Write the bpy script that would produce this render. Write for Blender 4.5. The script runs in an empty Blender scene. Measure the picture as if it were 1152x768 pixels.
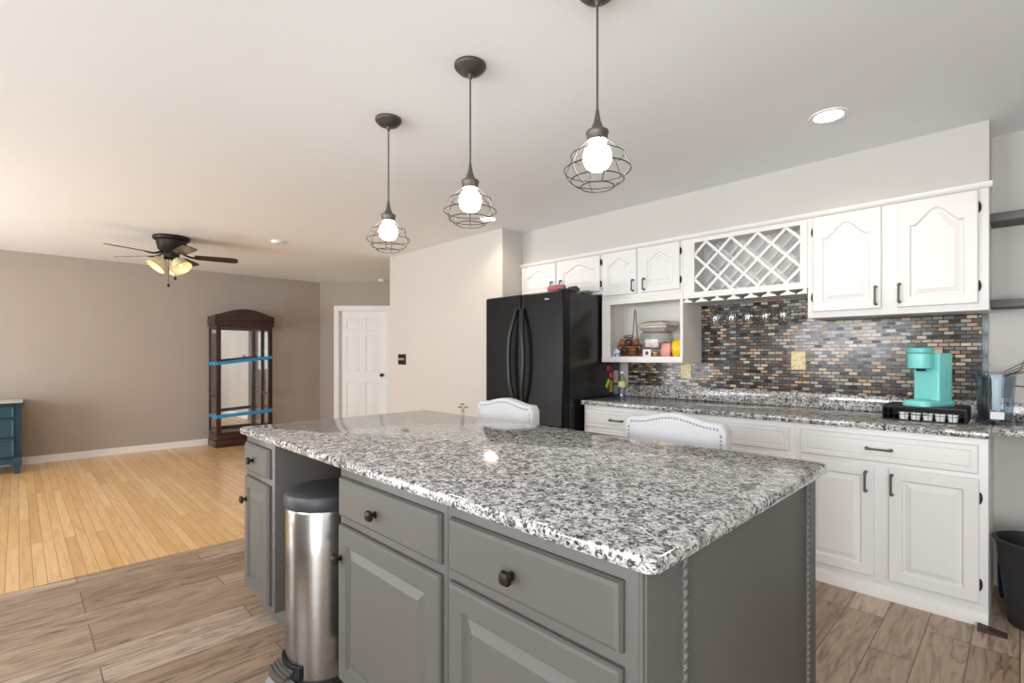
import bpy, bmesh, math, random
from mathutils import Vector, Matrix
random.seed(7)
sc = bpy.context.scene
C = sc.collection
PI = math.pi

# ------------------------------------------------------------------ camera
cam = bpy.data.cameras.new('camera')
cam.sensor_width = 36.0
cam.lens = 564.8 / 1152 * 36.0
cam.shift_y = 16.0 / 1152
cam.clip_start = 0.02
co = bpy.data.objects.new('camera', cam)
co.location = (0, 0, 1.274)
co.rotation_euler = (PI / 2, 0, math.radians(45.44))
C.objects.link(co)
sc.camera = co

# ------------------------------------------------------------------ view, world, daylight
sc.view_settings.view_transform = 'Standard'
sc.view_settings.look = 'None'
sc.view_settings.gamma = 1.0
sc.view_settings.use_curve_mapping = False
sc.view_settings.exposure = 0.0
sc.cycles.use_denoising = True
sc.cycles.max_bounces = 10
sc.cycles.diffuse_bounces = 6
sc.cycles.transparent_max_bounces = 16
sc.cycles.caustics_reflective = False
sc.cycles.caustics_refractive = False
sc.cycles.sample_clamp_indirect = 6.0
w = bpy.data.worlds.new('World')
sc.world = w
w.use_nodes = True
w.node_tree.nodes['Background'].inputs[0].default_value = (0.85, 0.92, 1.0, 1)
w.node_tree.nodes['Background'].inputs[1].default_value = 1.2

# unseen openings backed by area lights: (x0,x1,z0,z1) of each front opening, at Y = YF
YF = -2.6
XR = 2.4
OPEN_FRONT = [(-7.3, -4.5, 0.06, 2.14), (-3.1, -1.3, 1.1, 2.2), (-.1, 2.1, 0.06, 2.14)]  # middle and right openings added and shaped to light the kitchen
OPEN_RIGHT = [(-1.9, 0.6, 0.75, 2.15)]  # unseen side opening with a weak area light
DAY = (0.96, 0.98, 1.0)
P_FRONT = [205, 145, 200]
P_RIGHT = [15]


FAN_W = 0.8


def lamp(parent, loc, power, col, size):
    l = bpy.data.lights.new('lamp_glow', 'POINT')
    l.energy = power
    l.color = col
    l.shadow_soft_size = size
    o = bpy.data.objects.new('lamp_glow', l)
    C.objects.link(o)
    o.parent = parent
    o.location = loc
    return o


def area(name, loc, rot, sx, sy, power, col):
    l = bpy.data.lights.new(name, 'AREA')
    l.shape = 'RECTANGLE'
    l.size = sx
    l.size_y = sy
    l.energy = power
    l.color = col
    o = bpy.data.objects.new(name, l)
    o.location = loc
    o.rotation_euler = rot
    C.objects.link(o)
    return o


TILT = [12, 32, 0]  # first two area lights tipped up to brighten the ceiling
for (a, b, c, d), p, tl in zip(OPEN_FRONT, P_FRONT, TILT):
    area('window_daylight', ((a + b) / 2, YF - 0.30 - (d - c) / 2 * math.sin(math.radians(tl)), (c + d) / 2), (PI / 2 + math.radians(tl), 0, 0), b - a, d - c, p, DAY)
for (a, b, c, d), p in zip(OPEN_RIGHT, P_RIGHT):
    area('window_daylight', (XR + 0.28, (a + b) / 2, (c + d) / 2), (PI / 2, 0, PI / 2), b - a, d - c, p, DAY)


# ------------------------------------------------------------------ materials
def lin(c):
    c = c / 255.0
    return c / 12.92 if c <= 0.04045 else ((c + 0.055) / 1.055) ** 2.4


def rgb(r, g, b):
    return (lin(r), lin(g), lin(b), 1)


def newmat(name):
    m = bpy.data.materials.new(name)
    m.use_nodes = True
    nt = m.node_tree
    p = nt.nodes['Principled BSDF']
    return m, nt, p


def node(nt, t, **kw):
    n = nt.nodes.new(t)
    for k, v in kw.items():
        setattr(n, k, v)
    return n


def mat(name, col, rough=0.5, metal=0.0, spec=0.5, var=0.04, vs=8.0, bump=0.0, bs=200.0, coat=0.0):
    """painted / plain surface with slight procedural variation"""
    m, nt, p = newmat(name)
    p.inputs['Roughness'].default_value = rough
    p.inputs['Metallic'].default_value = metal
    p.inputs['Specular IOR Level'].default_value = spec
    if coat:
        p.inputs['Coat Weight'].default_value = coat
        p.inputs['Coat Roughness'].default_value = 0.05
    tc = node(nt, 'ShaderNodeTexCoord')
    nz = node(nt, 'ShaderNodeTexNoise')
    nz.inputs['Scale'].default_value = vs
    nz.inputs['Detail'].default_value = 3
    nt.links.new(tc.outputs['Object'], nz.inputs['Vector'])
    mx = node(nt, 'ShaderNodeMix', data_type='RGBA')
    mx.inputs[6].default_value = tuple(c * (1 - var) for c in col[:3]) + (1,)
    mx.inputs[7].default_value = tuple(min(1, c * (1 + var)) for c in col[:3]) + (1,)
    nt.links.new(nz.outputs['Fac'], mx.inputs[0])
    nt.links.new(mx.outputs[2], p.inputs['Base Color'])
    if bump:
        n2 = node(nt, 'ShaderNodeTexNoise')
        n2.inputs['Scale'].default_value = bs
        nt.links.new(tc.outputs['Object'], n2.inputs['Vector'])
        b = node(nt, 'ShaderNodeBump')
        b.inputs['Strength'].default_value = bump
        b.inputs['Distance'].default_value = 0.002
        nt.links.new(n2.outputs['Fac'], b.inputs['Height'])
        nt.links.new(b.outputs['Normal'], p.inputs['Normal'])
    return m


def emis(name, col, strength):
    m, nt, p = newmat(name)
    p.inputs['Base Color'].default_value = col
    p.inputs['Emission Color'].default_value = col
    p.inputs['Emission Strength'].default_value = strength
    return m


def ramp(nt, stops, interp='LINEAR'):
    r = node(nt, 'ShaderNodeValToRGB')
    cr = r.color_ramp
    cr.interpolation = interp
    while len(cr.elements) > 1:
        cr.elements.remove(cr.elements[-1])
    cr.elements[0].position = stops[0][0]
    cr.elements[0].color = stops[0][1]
    for pos, col in stops[1:]:
        e = cr.elements.new(pos)
        e.color = col
    return r


def pane(name, tint=(1, 1, 1, 1), rough=0.02, refl=1.0):
    """thin clear sheet: transparent with fresnel reflection"""
    m = bpy.data.materials.new(name)
    m.use_nodes = True
    nt = m.node_tree
    nt.nodes.remove(nt.nodes['Principled BSDF'])
    out = nt.nodes['Material Output']
    t = node(nt, 'ShaderNodeBsdfTransparent')
    t.inputs[0].default_value = tint
    g = node(nt, 'ShaderNodeBsdfGlossy')
    g.inputs['Roughness'].default_value = rough
    f = node(nt, 'ShaderNodeLayerWeight')
    f.inputs['Blend'].default_value = 0.5
    pw_ = node(nt, 'ShaderNodeMath', operation='POWER')
    pw_.inputs[1].default_value = 3.0
    nt.links.new(f.outputs['Facing'], pw_.inputs[0])
    mu = node(nt, 'ShaderNodeMath', operation='MULTIPLY_ADD', use_clamp=True)
    mu.inputs[1].default_value = 0.55 * refl
    mu.inputs[2].default_value = 0.04 * refl
    nt.links.new(pw_.outputs[0], mu.inputs[0])
    mx = node(nt, 'ShaderNodeMixShader')
    nt.links.new(mu.outputs[0], mx.inputs[0])
    nt.links.new(t.outputs[0], mx.inputs[1])
    nt.links.new(g.outputs[0], mx.inputs[2])
    nt.links.new(mx.outputs[0], out.inputs[0])
    return m


def position(nt, order='XYZ', scale=(1, 1, 1), off=(0, 0, 0)):
    g = node(nt, 'ShaderNodeNewGeometry')
    s = node(nt, 'ShaderNodeSeparateXYZ')
    nt.links.new(g.outputs['Position'], s.inputs[0])
    c = node(nt, 'ShaderNodeCombineXYZ')
    for i, ax in enumerate(order):
        mm = node(nt, 'ShaderNodeMath', operation='MULTIPLY_ADD')
        nt.links.new(s.outputs['XYZ'.index(ax)], mm.inputs[0])
        mm.inputs[1].default_value = scale[i]
        mm.inputs[2].default_value = off[i]
        nt.links.new(mm.outputs[0], c.inputs[i])
    return c.outputs[0]


def mat_granite():
    m, nt, p = newmat('granite')
    pos = position(nt, 'XYZ', (1, 1, 1))
    # patchy quartz / feldspar / mica grains
    n1 = node(nt, 'ShaderNodeTexNoise')
    n1.inputs['Scale'].default_value = 78
    n1.inputs['Detail'].default_value = 4
    n1.inputs['Roughness'].default_value = 0.62
    n1.inputs['Distortion'].default_value = 1.3
    nt.links.new(pos, n1.inputs['Vector'])
    r1 = ramp(nt, [(0.0, rgb(24, 24, 28)), (0.375, rgb(36, 36, 40)), (0.41, rgb(104, 102, 102)),
                   (0.46, rgb(160, 158, 157)), (0.52, rgb(204, 203, 202)), (0.66, rgb(224, 224, 225))])
    nt.links.new(n1.outputs['Fac'], r1.inputs[0])
    # clustering of dark grains on a larger scale
    n2 = node(nt, 'ShaderNodeTexNoise')
    n2.inputs['Scale'].default_value = 26
    n2.inputs['Detail'].default_value = 3
    n2.inputs['Distortion'].default_value = 0.8
    nt.links.new(pos, n2.inputs['Vector'])
    r2 = ramp(nt, [(0.38, rgb(140, 136, 132)), (0.48, rgb(226, 224, 222)), (0.62, rgb(255, 255, 255))])
    nt.links.new(n2.outputs['Fac'], r2.inputs[0])
    mu = node(nt, 'ShaderNodeMix', data_type='RGBA', blend_type='MULTIPLY')
    mu.inputs[0].default_value = 0.75
    nt.links.new(r1.outputs[0], mu.inputs[6])
    nt.links.new(r2.outputs[0], mu.inputs[7])
    # sharp black mica flecks
    v = node(nt, 'ShaderNodeTexVoronoi')
    v.inputs['Scale'].default_value = 120
    nt.links.new(pos, v.inputs['Vector'])
    s = node(nt, 'ShaderNodeSeparateColor')
    nt.links.new(v.outputs['Color'], s.inputs[0])
    r3 = ramp(nt, [(0.0, (0.05, 0.05, 0.055, 1)), (0.10, (1, 1, 1, 1))], 'CONSTANT')
    nt.links.new(s.outputs[0], r3.inputs[0])
    m2 = node(nt, 'ShaderNodeMix', data_type='RGBA', blend_type='MULTIPLY')
    m2.inputs[0].default_value = 0.8
    nt.links.new(mu.outputs[2], m2.inputs[6])
    nt.links.new(r3.outputs[0], m2.inputs[7])
    nt.links.new(m2.outputs[2], p.inputs['Base Color'])
    p.inputs['Roughness'].default_value = 0.09
    p.inputs['Specular IOR Level'].default_value = 0.5
    return m


def brick(nt, vec, wdt, hgt, mortar, offset=0.5, freq=2):
    b = node(nt, 'ShaderNodeTexBrick')
    b.offset = offset
    b.offset_frequency = freq
    b.inputs['Scale'].default_value = 1.0
    b.inputs['Brick Width'].default_value = wdt
    b.inputs['Row Height'].default_value = hgt
    b.inputs['Mortar Size'].default_value = mortar
    b.inputs['Mortar Smooth'].default_value = 0.1
    b.inputs['Bias'].default_value = 0.0
    b.inputs['Color1'].default_value = (0, 0, 0, 1)
    b.inputs['Color2'].default_value = (1, 1, 1, 1)
    b.inputs['Mortar'].default_value = (0.5, 0.5, 0.5, 1)
    nt.links.new(vec, b.inputs['Vector'])
    return b


def mat_mosaic():
    m, nt, p = newmat('glass_mosaic')
    vec = position(nt, 'XZY', (1, 1, 0), (5, 0, 0))
    b = brick(nt, vec, 0.0495, 0.0225, 0.0027)
    cols = [rgb(48, 42, 40), rgb(112, 90, 72), rgb(78, 74, 72), rgb(164, 132, 102), rgb(96, 102, 100), rgb(24, 22, 23),
            rgb(190, 172, 144), rgb(66, 58, 54), rgb(152, 154, 150), rgb(92, 70, 56), rgb(178, 144, 112), rgb(98, 92, 90),
            rgb(32, 29, 29), rgb(138, 120, 102), rgb(62, 52, 46), rgb(164, 154, 142), rgb(84, 78, 74)]
    st = [(i / len(cols), c) for i, c in enumerate(cols)]
    r = ramp(nt, st, 'CONSTANT')
    nt.links.new(b.outputs['Color'], r.inputs[0])
    mx = node(nt, 'ShaderNodeMix', data_type='RGBA')
    nt.links.new(b.outputs['Fac'], mx.inputs[0])
    nt.links.new(r.outputs[0], mx.inputs[6])
    mx.inputs[7].default_value = rgb(28, 23, 21)
    nt.links.new(mx.outputs[2], p.inputs['Base Color'])
    rr = ramp(nt, [(0.0, (0.12,) * 3 + (1,)), (0.4, (0.3,) * 3 + (1,)), (0.56, (0.08,) * 3 + (1,)), (0.7, (0.3,) * 3 + (1,)), (1.0, (0.14,) * 3 + (1,))])
    nt.links.new(b.outputs['Color'], rr.inputs[0])
    nt.links.new(rr.outputs[0], p.inputs['Roughness'])
    # each tile tilts a hair, grout sits lower
    nz = node(nt, 'ShaderNodeTexNoise')
    nz.inputs['Scale'].default_value = 30
    nt.links.new(vec, nz.inputs['Vector'])
    ad = node(nt, 'ShaderNodeMath', operation='SUBTRACT')
    nt.links.new(nz.outputs['Fac'], ad.inputs[0])
    nt.links.new(b.outputs['Fac'], ad.inputs[1])
    bp = node(nt, 'ShaderNodeBump')
    bp.inputs['Strength'].default_value = 0.3
    bp.inputs['Distance'].default_value = 0.001
    p.inputs['Specular IOR Level'].default_value = 0.4
    nt.links.new(ad.outputs[0], bp.inputs['Height'])
    nt.links.new(bp.outputs['Normal'], p.inputs['Normal'])
    return m


def mat_planks(name, order, wdt, hgt, mortar, cols, grout, grain, rough, offset, freq, bumpd, goff=(0, 0, 0)):
    """boards laid along the first axis of 'order'"""
    m, nt, p = newmat(name)
    vec = position(nt, order, (1, 1, 0), (20 + goff[0], 20 + goff[1], 0))
    b = brick(nt, vec, wdt, hgt, mortar, offset, freq)
    n = len(cols)
    r = ramp(nt, [(i / (n - 1), c) for i, c in enumerate(cols)])
    nt.links.new(b.outputs['Color'], r.inputs[0])
    # grain: stretched along the board, shifted per board by its random tint
    sep = node(nt, 'ShaderNodeSeparateXYZ')
    nt.links.new(vec, sep.inputs[0])
    cmb = node(nt, 'ShaderNodeCombineXYZ')
    ma = node(nt, 'ShaderNodeMath', operation='MULTIPLY')
    ma.inputs[1].default_value = grain[0]
    mb_ = node(nt, 'ShaderNodeMath', operation='MULTIPLY')
    mb_.inputs[1].default_value = grain[1]
    nt.links.new(sep.outputs[0], ma.inputs[0])
    nt.links.new(sep.outputs[1], mb_.inputs[0])
    mc = node(nt, 'ShaderNodeMath', operation='MULTIPLY')
    mc.inputs[1].default_value = 37.0
    nt.links.new(b.outputs['Color'], mc.inputs[0])
    nt.links.new(ma.outputs[0], cmb.inputs[0])
    nt.links.new(mb_.outputs[0], cmb.inputs[1])
    nt.links.new(mc.outputs[0], cmb.inputs[2])
    nz = node(nt, 'ShaderNodeTexNoise')
    nz.inputs['Scale'].default_value = 1.0
    nz.inputs['Detail'].default_value = 6
    nz.inputs['Roughness'].default_value = 0.6
    nz.inputs['Distortion'].default_value = grain[3]
    nt.links.new(cmb.outputs[0], nz.inputs['Vector'])
    g = grain[2]
    rg = ramp(nt, [(0.3, (1 - g, 1 - g, 1 - g * 1.05, 1)), (0.5, (1, 1, 1, 1)), (0.72, (1 + g * .5, 1 + g * .5, 1 + g * .55, 1))])
    nt.links.new(nz.outputs['Fac'], rg.inputs[0])
    mu = node(nt, 'ShaderNodeMix', data_type='RGBA', blend_type='MULTIPLY')
    mu.inputs[0].default_value = 1.0
    nt.links.new(r.outputs[0], mu.inputs[6])
    nt.links.new(rg.outputs[0], mu.inputs[7])
    mx = node(nt, 'ShaderNodeMix', data_type='RGBA')
    nt.links.new(b.outputs['Fac'], mx.inputs[0])
    nt.links.new(mu.outputs[2], mx.inputs[6])
    mx.inputs[7].default_value = grout
    nt.links.new(mx.outputs[2], p.inputs['Base Color'])
    p.inputs['Roughness'].default_value = rough
    bp = node(nt, 'ShaderNodeBump')
    bp.inputs['Strength'].default_value = 0.35
    bp.inputs['Distance'].default_value = bumpd
    iv = node(nt, 'ShaderNodeMath', operation='SUBTRACT')
    nt.links.new(nz.outputs['Fac'], iv.inputs[0])
    nt.links.new(b.outputs['Fac'], iv.inputs[1])
    nt.links.new(iv.outputs[0], bp.inputs['Height'])
    nt.links.new(bp.outputs['Normal'], p.inputs['Normal'])
    return m


def mat_wood(name, c1, c2, rough, scale=(3, 3, 40)):
    m, nt, p = newmat(name)
    tc = node(nt, 'ShaderNodeTexCoord')
    mp = node(nt, 'ShaderNodeMapping')
    mp.inputs['Scale'].default_value = scale
    nt.links.new(tc.outputs['Object'], mp.inputs[0])
    nz = node(nt, 'ShaderNodeTexNoise')
    nz.inputs['Scale'].default_value = 1.0
    nz.inputs['Detail'].default_value = 5
    nz.inputs['Distortion'].default_value = 0.6
    nt.links.new(mp.outputs[0], nz.inputs['Vector'])
    r = ramp(nt, [(0.3, c1), (0.7, c2)])
    nt.links.new(nz.outputs['Fac'], r.inputs[0])
    nt.links.new(r.outputs[0], p.inputs['Base Color'])
    p.inputs['Roughness'].default_value = rough
    return m


def mat_brushed():
    m, nt, p = newmat('brushed_steel')
    p.inputs['Metallic'].default_value = 1.0
    tc = node(nt, 'ShaderNodeTexCoord')
    mp = node(nt, 'ShaderNodeMapping')
    mp.inputs['Scale'].default_value = (2, 2, 500)
    nt.links.new(tc.outputs['Object'], mp.inputs[0])
    nz = node(nt, 'ShaderNodeTexNoise')
    nz.inputs['Scale'].default_value = 1
    nz.inputs['Detail'].default_value = 2
    nt.links.new(mp.outputs[0], nz.inputs['Vector'])
    r = ramp(nt, [(0.2, rgb(158, 156, 154)), (0.8, rgb(172, 170, 168))])
    nt.links.new(nz.outputs['Fac'], r.inputs[0])
    nt.links.new(r.outputs[0], p.inputs['Base Color'])
    p.inputs['Roughness'].default_value = 0.2
    p.inputs['Anisotropic'].default_value = 0.75
    tg = node(nt, 'ShaderNodeTangent', direction_type='RADIAL', axis='Z')
    nt.links.new(tg.outputs[0], p.inputs['Tangent'])
    return m


def mat_pattern(name, base, spots, scale=60):
    """cream plate printed with a small leafy motif"""
    m, nt, p = newmat(name)
    tc = node(nt, 'ShaderNodeTexCoord')
    nz = node(nt, 'ShaderNodeTexNoise')
    nz.inputs['Scale'].default_value = scale
    nz.inputs['Detail'].default_value = 1
    nt.links.new(tc.outputs['Object'], nz.inputs['Vector'])
    st = [(0.0, spots[0]), (0.40, spots[1]), (0.46, base), (0.60, base), (0.64, spots[-1])]
    r = ramp(nt, st)
    nt.links.new(nz.outputs['Fac'], r.inputs[0])
    nt.links.new(r.outputs[0], p.inputs['Base Color'])
    p.inputs['Roughness'].default_value = 0.4
    return m


M = {}
M['ceiling'] = mat('ceiling_paint', rgb(238, 241, 243), 0.9, var=0.01, bump=0.15, bs=120)
M['wall_greige'] = mat('greige_wall_paint', rgb(174, 164, 155), 0.85, var=0.02, bump=0.15, bs=160)
M['wall_cream'] = mat('cream_wall_paint', rgb(200, 195, 189), 0.85, var=0.015, bump=0.15, bs=160)
M['wall_grey'] = mat('light_grey_wall_paint', rgb(196, 193, 188), 0.85, var=0.015, bump=0.15, bs=160)
M['trim'] = mat('white_trim_paint', rgb(240, 239, 237), 0.45, var=0.01)
M['cab_white'] = mat('white_cabinet_paint', rgb(224, 223, 221), 0.4, var=0.012)
M['cab_inside'] = mat('white_cabinet_inside', rgb(226, 222, 216), 0.5, var=0.02)
M['cab_grey'] = mat('grey_cabinet_paint', rgb(90, 88, 84), 0.46, var=0.03)
M['granite'] = mat_granite()
M['mosaic'] = mat_mosaic()
M['tile'] = mat_planks('wood_look_tile', 'YXZ', 0.92, 0.155, 0.0022,
                       [rgb(146, 122, 102), rgb(164, 142, 122), rgb(150, 126, 106), rgb(182, 164, 146), rgb(150, 128, 110)],
                       rgb(96, 80, 68), (2.4, 18.0, 0.62, 2.4), 0.38, 0.37, 3, 0.0015)
M['hardwood'] = mat_planks('honey_oak_boards', 'XYZ', 1.7, 0.057, 0.0013,
                           [rgb(216, 170, 112), rgb(224, 182, 128), rgb(220, 176, 120), rgb(228, 190, 140), rgb(208, 160, 104)],
                           rgb(158, 114, 70), (3.0, 40.0, 0.16, 0.5), 0.22, 0.43, 3, 0.0006)
M['bronze'] = mat('dark_bronze', rgb(58, 50, 46), 0.4, 0.8)
M['black_metal'] = mat('blackened_metal', rgb(44, 40, 38), 0.45, 0.6)
M['pewter'] = mat('dark_pewter_metal', rgb(96, 90, 86), 0.4, 0.5)
M['canopy'] = mat('brown_bronze', rgb(78, 70, 66), 0.4, 0.4)
M['wire'] = mat('dark_wire', rgb(70, 64, 60), 0.4, 0.7)
M['bulb'] = emis('lit_bulb', (1, 0.96, 0.89, 1), 30)
M['downlight'] = emis('lit_downlight', (1, 0.95, 0.88, 1), 20)
M['fridge'] = mat('black_appliance', rgb(19, 19, 20), 0.30, spec=0.2, bump=0.5, bs=160)
M['fridge_side'] = mat('black_appliance_side', rgb(28, 28, 29), 0.22, spec=0.5, bump=0.08, bs=300)
M['black_plastic'] = mat('black_plastic', rgb(30, 30, 32), 0.42)
M['bin_plastic'] = mat('black_bin_plastic', rgb(40, 40, 41), 0.45, bump=0.1)
M['charcoal_plastic'] = mat('charcoal_plastic', rgb(52, 54, 58), 0.45)
M['steel'] = mat_brushed()
M['teal'] = mat('aqua_plastic', rgb(124, 212, 206), 0.35)
M['teal_dark'] = mat('aqua_plastic_lid', rgb(100, 196, 190), 0.35)
M['navy_teal'] = mat('blue_teal_paint', rgb(26, 62, 78), 0.45, var=0.06)
M['dresser_top'] = mat('pale_dresser_top', rgb(222, 214, 198), 0.3)
M['curio'] = mat_wood('dark_cherry_wood', rgb(44, 24, 20), rgb(66, 36, 28), 0.3)
M['blade'] = mat_wood('dark_walnut_blade', rgb(52, 38, 32), rgb(74, 54, 46), 0.45, (20, 20, 3))
M['shade'] = mat('alabaster_glass', rgb(232, 218, 176), 0.35, var=0.08, vs=14)
M['tape'] = mat('blue_tape', rgb(40, 142, 200), 0.6)
M['mirror'] = mat('mirror', (0.85, 0.86, 0.86, 1), 0.02, 1.0, var=0.0)
M['clear'] = pane('clear_glass')
M['window_glass'] = pane('window_glass')
M['wineglass'] = pane('wine_glass', (0.90, 0.91, 0.91, 1), 0.04, 2.0)
M['clear_plastic'] = pane('clear_plastic', (0.90, 0.90, 0.90, 1), 0.12, 2.6)
M['smoky'] = pane('smoky_clear_plastic', (0.84, 0.87, 0.90, 1), 0.08, 1.2)
M['fabric'] = mat('pale_grey_linen', rgb(208, 210, 213), 0.9, var=0.05, vs=160, bump=0.5, bs=500)
M['nail'] = mat('pewter_nailhead', rgb(170, 166, 160), 0.3, 0.9)
M['stool_leg'] = mat_wood('dark_stool_wood', rgb(62, 50, 44), rgb(86, 70, 60), 0.45)
M['grey_shelf'] = mat_wood('weathered_grey_wood', rgb(82, 80, 78), rgb(112, 108, 104), 0.7, (4, 40, 40))
M['plate'] = mat_pattern('cream_floral_plate', rgb(226, 210, 160), [rgb(140, 140, 84), rgb(190, 176, 120), rgb(216, 172, 116)])
M['outlet'] = mat('cream_outlet', rgb(222, 208, 168), 0.4)
M['trim_tile'] = mat('slate_edge_tile', rgb(112, 120, 126), 0.3)
M['white_plastic'] = mat('white_plastic', rgb(232, 236, 236), 0.4)
M['switch_lever'] = mat('ivory_switch', rgb(214, 206, 192), 0.4)
M['foil'] = mat('crumpled_foil', rgb(214, 206, 196), 0.3, 0.55, var=.25, vs=40, bump=1.0, bs=60)
M['yellow'] = mat('yellow_wrapper', rgb(240, 200, 30), 0.3)
M['pink'] = mat('pink_wrapper', rgb(222, 158, 150), 0.4)
M['brownsnack'] = mat('brown_snack_wrapper', rgb(150, 92, 54), 0.3, var=0.5, vs=45)
M['darksnack'] = mat('dark_snack_wrapper', rgb(84, 62, 54), 0.3, var=0.5, vs=45)
M['crinkle'] = mat('crinkled_silver_wrapper', rgb(150, 138, 134), 0.25, 0.5, var=.4, vs=50, bump=1.0, bs=60)
M['pastry'] = mat('golden_pastry', rgb(206, 146, 78), 0.7, var=0.25, vs=60)
M['pastry_brown'] = mat('brown_pastry', rgb(150, 94, 56), 0.7, var=0.3, vs=60)
M['bluewhite'] = mat_pattern('blue_white_red_wrapper', rgb(214, 216, 226), [rgb(60, 70, 150), rgb(120, 120, 180), rgb(180, 70, 70)], 40)
M['paper'] = mat('white_paper', rgb(230, 230, 228), 0.8)
M['paper_pink'] = mat('pale_pink_paper', rgb(214, 190, 190), 0.8)
M['paper_blue'] = mat('pale_blue_paper', rgb(150, 172, 190), 0.8)
M['paper_yellow'] = mat('yellow_paper', rgb(220, 176, 52), 0.7)
M['magnet_red'] = mat('red_plastic', rgb(190, 60, 62), 0.4)
M['magnet_pink'] = mat('pink_plastic', rgb(222, 84, 104), 0.4)
M['lime'] = mat('lime_plastic', rgb(170, 204, 60), 0.4)
M['label_yellow'] = mat('yellow_label', rgb(226, 206, 92), 0.5)
M['pale_blue'] = mat('pale_blue_plastic', rgb(170, 190, 202), 0.3)
M['twig'] = mat('dark_twig', rgb(58, 40, 38), 0.7)
M['leaf'] = mat('green_leaf', rgb(110, 130, 66), 0.6)
M['vase'] = mat('dark_vase', rgb(50, 40, 40), 0.3)
M['towel_pink'] = mat('pink_cloth', rgb(176, 104, 110), 0.9)
M['bag_grey'] = mat('dark_grey_cloth', rgb(74, 72, 74), 0.9)
M['towel_green'] = mat('green_cloth', rgb(96, 120, 96), 0.9)
M['blue_bag'] = mat('dark_blue_bag', rgb(28, 44, 92), 0.4, var=0.3)
M['brown_wedge'] = mat_wood('dark_brown_wedge', rgb(58, 36, 34), rgb(80, 52, 46), 0.6)
M['badge'] = mat('silver_badge', rgb(200, 200, 200), 0.3, 0.6)
M['grey_band'] = mat('light_grey_plastic', rgb(150, 152, 152), 0.4)


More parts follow.
